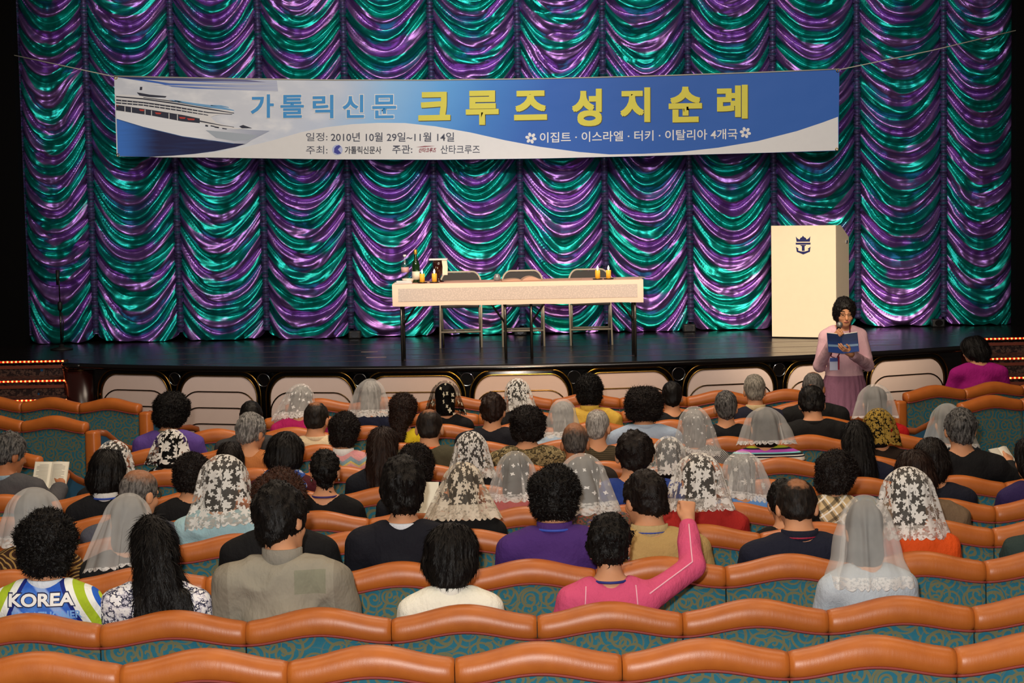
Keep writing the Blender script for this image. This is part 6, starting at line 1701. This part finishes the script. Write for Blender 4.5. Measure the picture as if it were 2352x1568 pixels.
# ------------------------------------------------ the standing speaker
def speaker():
    Y = 16.42; q = P(1938, 679, Y); fz = 0.0
    dz = 0.335
    k = skeleton('f', (2, -13, 0)); 
    k['neck'] = k['neck'] + Vector((0, 0.01, dz)); k['C'] = k['C'] + Vector((0, 0.01, dz))
    crown = k['C'].z + 0.145; s = q.z / crown
    t = thing('person', 'person standing in a pale pink jacket reading a blue book into a microphone', 'person', (q.x, Y, 0), PI)
    t.scale = (s, s, s)
    tl = lambda p: Vector((-(p[0] - q.x) / s, -(p[1] - Y) / s, p[2] / s))
    sh = lambda sx: Vector((sx * 0.155, -0.05, 1.02 + dz))
    # her right hand (+x in the local frame is her right) holds the microphone, left hand the book
    wr_m = tl(P(1915, 779, Y - 0.24)); wr_b = tl(P(1954, 812, Y - 0.30))
    el_m = sh(1) + Vector((0.060, 0.04, -0.255)); el_b = sh(-1) + Vector((-0.055, 0.05, -0.255))
    k['arms'] = {1: [sh(1), el_m, wr_m, 1], -1: [sh(-1), el_b, wr_b, 1]}
    sp = [(cap((0, 0, 0.9), (0, 0, 0.9), 0.01), 0.01)]
    def shift(pr): return [((lambda f: (lambda x, y, z: f(x, y, z - dz)))(p[0][0]), p[0][1] + np.array((0, 0, dz)), p[0][2] + np.array((0, 0, dz))) for p in pr]
    tp = [(a, kk[1]) for a, kk in zip(shift(torso_prims(k)), torso_prims(k))]
    pr = tp + neck_prims(k)
    for sx in (-1, 1):
        pr += arm_prims(k, sx)
        pr += [(cap((sx * 0.085, 0, 0.88), (sx * 0.08, 0.01, 0.48), 0.082, 0.054), 0.03), (cap((sx * 0.08, 0.0, 0.48), (sx * 0.08, -0.01, 0.09), 0.052, 0.034), 0.03), (cap((sx * 0.08, 0.0, 0.04), (sx * 0.085, 0.13, 0.03), 0.036, 0.026), 0.02)]
    mic_t = tl(P(1929, 745, Y - 0.21)); fm = (mic_t - wr_m)
    pr += hand_prims(wr_m, (-0.55, 0.35, 0.75), (0.5, 0.8, 0.0), 1, 1.35, 1, True, 0.92)
    pr += hand_prims(wr_b, (0.75, 0.25, 0.40), (0.1, 0.75, -0.6), -1, 0.45, 1, False, 0.92)
    pr += head_prims(k['C'], k['R'], True)
    L = np.min([p[0][1] for p in pr], 0) - 0.03; H = np.max([p[0][2] for p in pr], 0) + 0.03
    F_ = Field(L, H, 0.0055)
    for p, kk in pr: F_.add(p, kk)
    obj('body', F_.mesh('body'), SKIN, t)
    # jacket
    F_ = Field((-0.50, -0.30, 0.80), (0.50, 0.60, 1.55), 0.0075)
    for p, kk in tp: F_.add(p, kk, 0.010)
    F_.add(ell((0, -0.005, 1.02), (0.160, 0.132, 0.10)), 0.05)
    for sx in (-1, 1):
        a, b_, c = k['arms'][sx][:3]; F_.add(cap(a, b_, 0.056, 0.052), 0.03); F_.add(cap(b_, b_ + (c - b_) * 0.86, 0.050, 0.040), 0.02)
    F_.warp(lambda x, y, z: 0.008 * np.abs(vnoise(x * 9 - z * 6, y * 7, z * 10 + x * 5, 3)) - 0.003)
    n = k['neck']; F_.cut(cap(n + Vector((0, 0.0, -0.02)), n + Vector((0, 0.02, 0.16)), 0.068, 0.10), 0.012)
    F_.cut(cap((0, 0.13, 1.47), (0, 0.16, 1.22), 0.075, 0.016), 0.01)
    F_.keep(lambda x, y, z: 0.985 - z + 0 * x + 0 * y)
    obj('jacket', F_.mesh('jacket'), C('#dcb2bc'), t)
    F_ = Field((-0.2, -0.2, 1.1), (0.2, 0.2, 1.48), 0.009)
    for p, kk in tp: F_.add(p, kk, 0.006)
    F_.cut(cap(n + Vector((0, 0.02, 0.0)), n + Vector((0, 0.03, 0.16)), 0.07, 0.09), 0.012); F_.keep(lambda x, y, z: 1.12 - z + 0 * x + 0 * y)
    obj('blouse', F_.mesh('blouse'), C('#e3c4c8'), t)
    # pleated skirt
    V = []; Fc = []; nn = 96
    for j, z in enumerate((1.02, 0.94, 0.80, 0.64, 0.44, 0.43)):
        e = (0.165, 0.185, 0.205, 0.218, 0.232, 0.225)[j]; f = (0.140, 0.150, 0.165, 0.178, 0.190, 0.184)[j]
        for i in range(nn):
            a = 2 * PI * i / nn; pl = 1 + 0.03 * math.sin(a * 24) * (j > 0)
            V.append((e * pl * math.cos(a), f * pl * math.sin(a) - 0.005, z))
    for j in range(5):
        for i in range(nn): Fc.append((j * nn + i, (j + 1) * nn + i, (j + 1) * nn + (i + 1) % nn, j * nn + (i + 1) % nn))
    obj('skirt', mesh_from('skirt', V, Fc), C('#9a6a82'), t)
    for sx in (-1, 1): obj('shoe', cached('shoe', lambda: shoe_mesh('shoe')), plain('shoe_leather', '#16130f', 0.4), t, (sx * 0.083, 0.0, 0.0))
    hm = cached(('hair', 'parted', 8), lambda: hair_mesh('parted', 61)); o = obj('hair', hm, BK, t); place_head(o, k, 0.95)
    glasses(t, k)
    b = MB()
    for sx in (-1, 1): b.tube([(sx * 0.016, 0.094, 0.036), (sx * 0.034, 0.092, 0.041), (sx * 0.052, 0.082, 0.036)], [0.003, 0.0035, 0.002], 6)
    o = b.build('eyebrows', BK, t, True); place_head(o, k, 0.95)
    b = MB()
    for sx in (-1, 1): b.tube([(sx * 0.020, 0.089, 0.006), (sx * 0.033, 0.091, 0.003), (sx * 0.047, 0.082, 0.006)], [0.002, 0.0042, 0.002], 6)
    o = b.build('eyes', plain('dark_lashes', '#1a0f0c', 0.5), t, True); place_head(o, k, 0.95)
    b = MB(); b.tube([(-0.022, 0.097, -0.062), (-0.008, 0.104, -0.058), (0, 0.104, -0.060), (0.008, 0.104, -0.058), (0.022, 0.097, -0.062)], [0.002, 0.0055, 0.005, 0.0055, 0.002], 7)
    o = b.build('lips', plain('lips', '#a8554c', 0.45), t, True); place_head(o, k, 0.95)
    # neck ribbon and badge
    c = tl(P(1916, 835, Y - 0.20)); c.y = 0.175
    MB().tube([(0.06, -0.02, 1.49), (0.075, 0.09, 1.40), (c.x + 0.02, 0.15, 1.2), (c.x, c.y + 0.004, c.z + 0.05)], 0.006, 5).tube([(-0.06, -0.02, 1.49), (-0.03, 0.12, 1.38), (c.x - 0.03, 0.16, 1.18), (c.x, c.y + 0.004, c.z + 0.05)], 0.006, 5).build('lanyard', plain('burgundy_ribbon', '#6a1638', 0.6), t, True)
    bd = MB().box((c.x - 0.035, c.y, c.z - 0.06), (c.x + 0.035, c.y + 0.006, c.z + 0.05), 0.002).build('badge', plain('badge_white', '#c3c9e6', 0.4), t)
    MB().box((c.x - 0.034, c.y + 0.0055, c.z + 0.018), (c.x + 0.034, c.y + 0.008, c.z + 0.048)).build('badge_band', plain('badge_blue', '#3f56a8', 0.4), bd)
    MB().box((c.x - 0.05, c.y - 0.002, c.z - 0.055), (c.x - 0.036, c.y + 0.004, c.z + 0.06)).build('ribbon_tail', plain('crimson_ribbon', '#9a1f3c', 0.6), t)
    # microphone
    mw = [P(1917, 785, Y - 0.245), P(1923, 763, Y - 0.235), P(1927, 752, Y - 0.225), P(1929, 744, Y - 0.22)]
    m0 = mw[0]; mt = thing('microphone', 'black hand microphone with silver mesh head held at the speaker mouth', 'microphone', m0)
    MB().tube([p - m0 for p in mw[:3]], [0.012, 0.015, 0.017], 14).build('handle', BLACK_GLOSS, mt, True)
    d_ = (mw[3] - mw[2]).normalized(); e0 = mw[2] - m0
    MB().tube([e0, e0 + d_ * 0.010, e0 + d_ * 0.03, e0 + d_ * 0.045, e0 + d_ * 0.052], [0.017, 0.025, 0.027, 0.020, 0.006], 14).build('mesh_head', plain('grey_mesh', '#8a8a88', 0.4, 0.6), mt, True)
    # book: covers towards the audience, pages towards the reader
    bc = P(1935, 790, Y - 0.30)
    bk = thing('open_book', 'open blue covered book held by the standing speaker', 'book', bc)
    bk.rotation_euler = Euler((math.radians(-22), 0, math.radians(2)), 'XYZ')
    BLUEC = grad('blue_book_cover', '#1d3f86', '#12264f', 2, 0.1, 0.8, 0.5)
    for sx in (-1, 1):
        wd = 0.135; a = 0.22
        ca, sa = math.cos(a), math.sin(a)
        def bx(lo, hi, x0=0.0):
            V = []
            for z in (-0.085 + lo, 0.085 - lo):
                for y in (0, 1):
                    for x in (x0, wd - lo): 
                        yy = hi[y]; V.append((sx * (x * ca), -x * sa * 0.9 + yy, z + 0.07 * x + (0.010 if lo == 0.003 and z > 0 else 0)))
            return V
        F6 = [(0, 2, 3, 1), (4, 5, 7, 6), (0, 1, 5, 4), (2, 6, 7, 3), (0, 4, 6, 2), (1, 3, 7, 5)]
        MB().add(bx(0.0, (0.0, 0.003)), F6).build('cover', BLUEC, bk)
        MB().add(bx(0.003, (0.0035, 0.020)), F6).build('page_block', plain('white_paper', '#f0ead8', 0.8), bk)
        MB().add([(v[0], v[1] - 0.001, v[2] * 0.12 - 0.018) for v in bx(0.004, (0.0, 0.0005), 0.01)], F6).build('cover_stripe', plain('pale_cover_stripe', '#6f8fb0', 0.5), bk)
speaker()
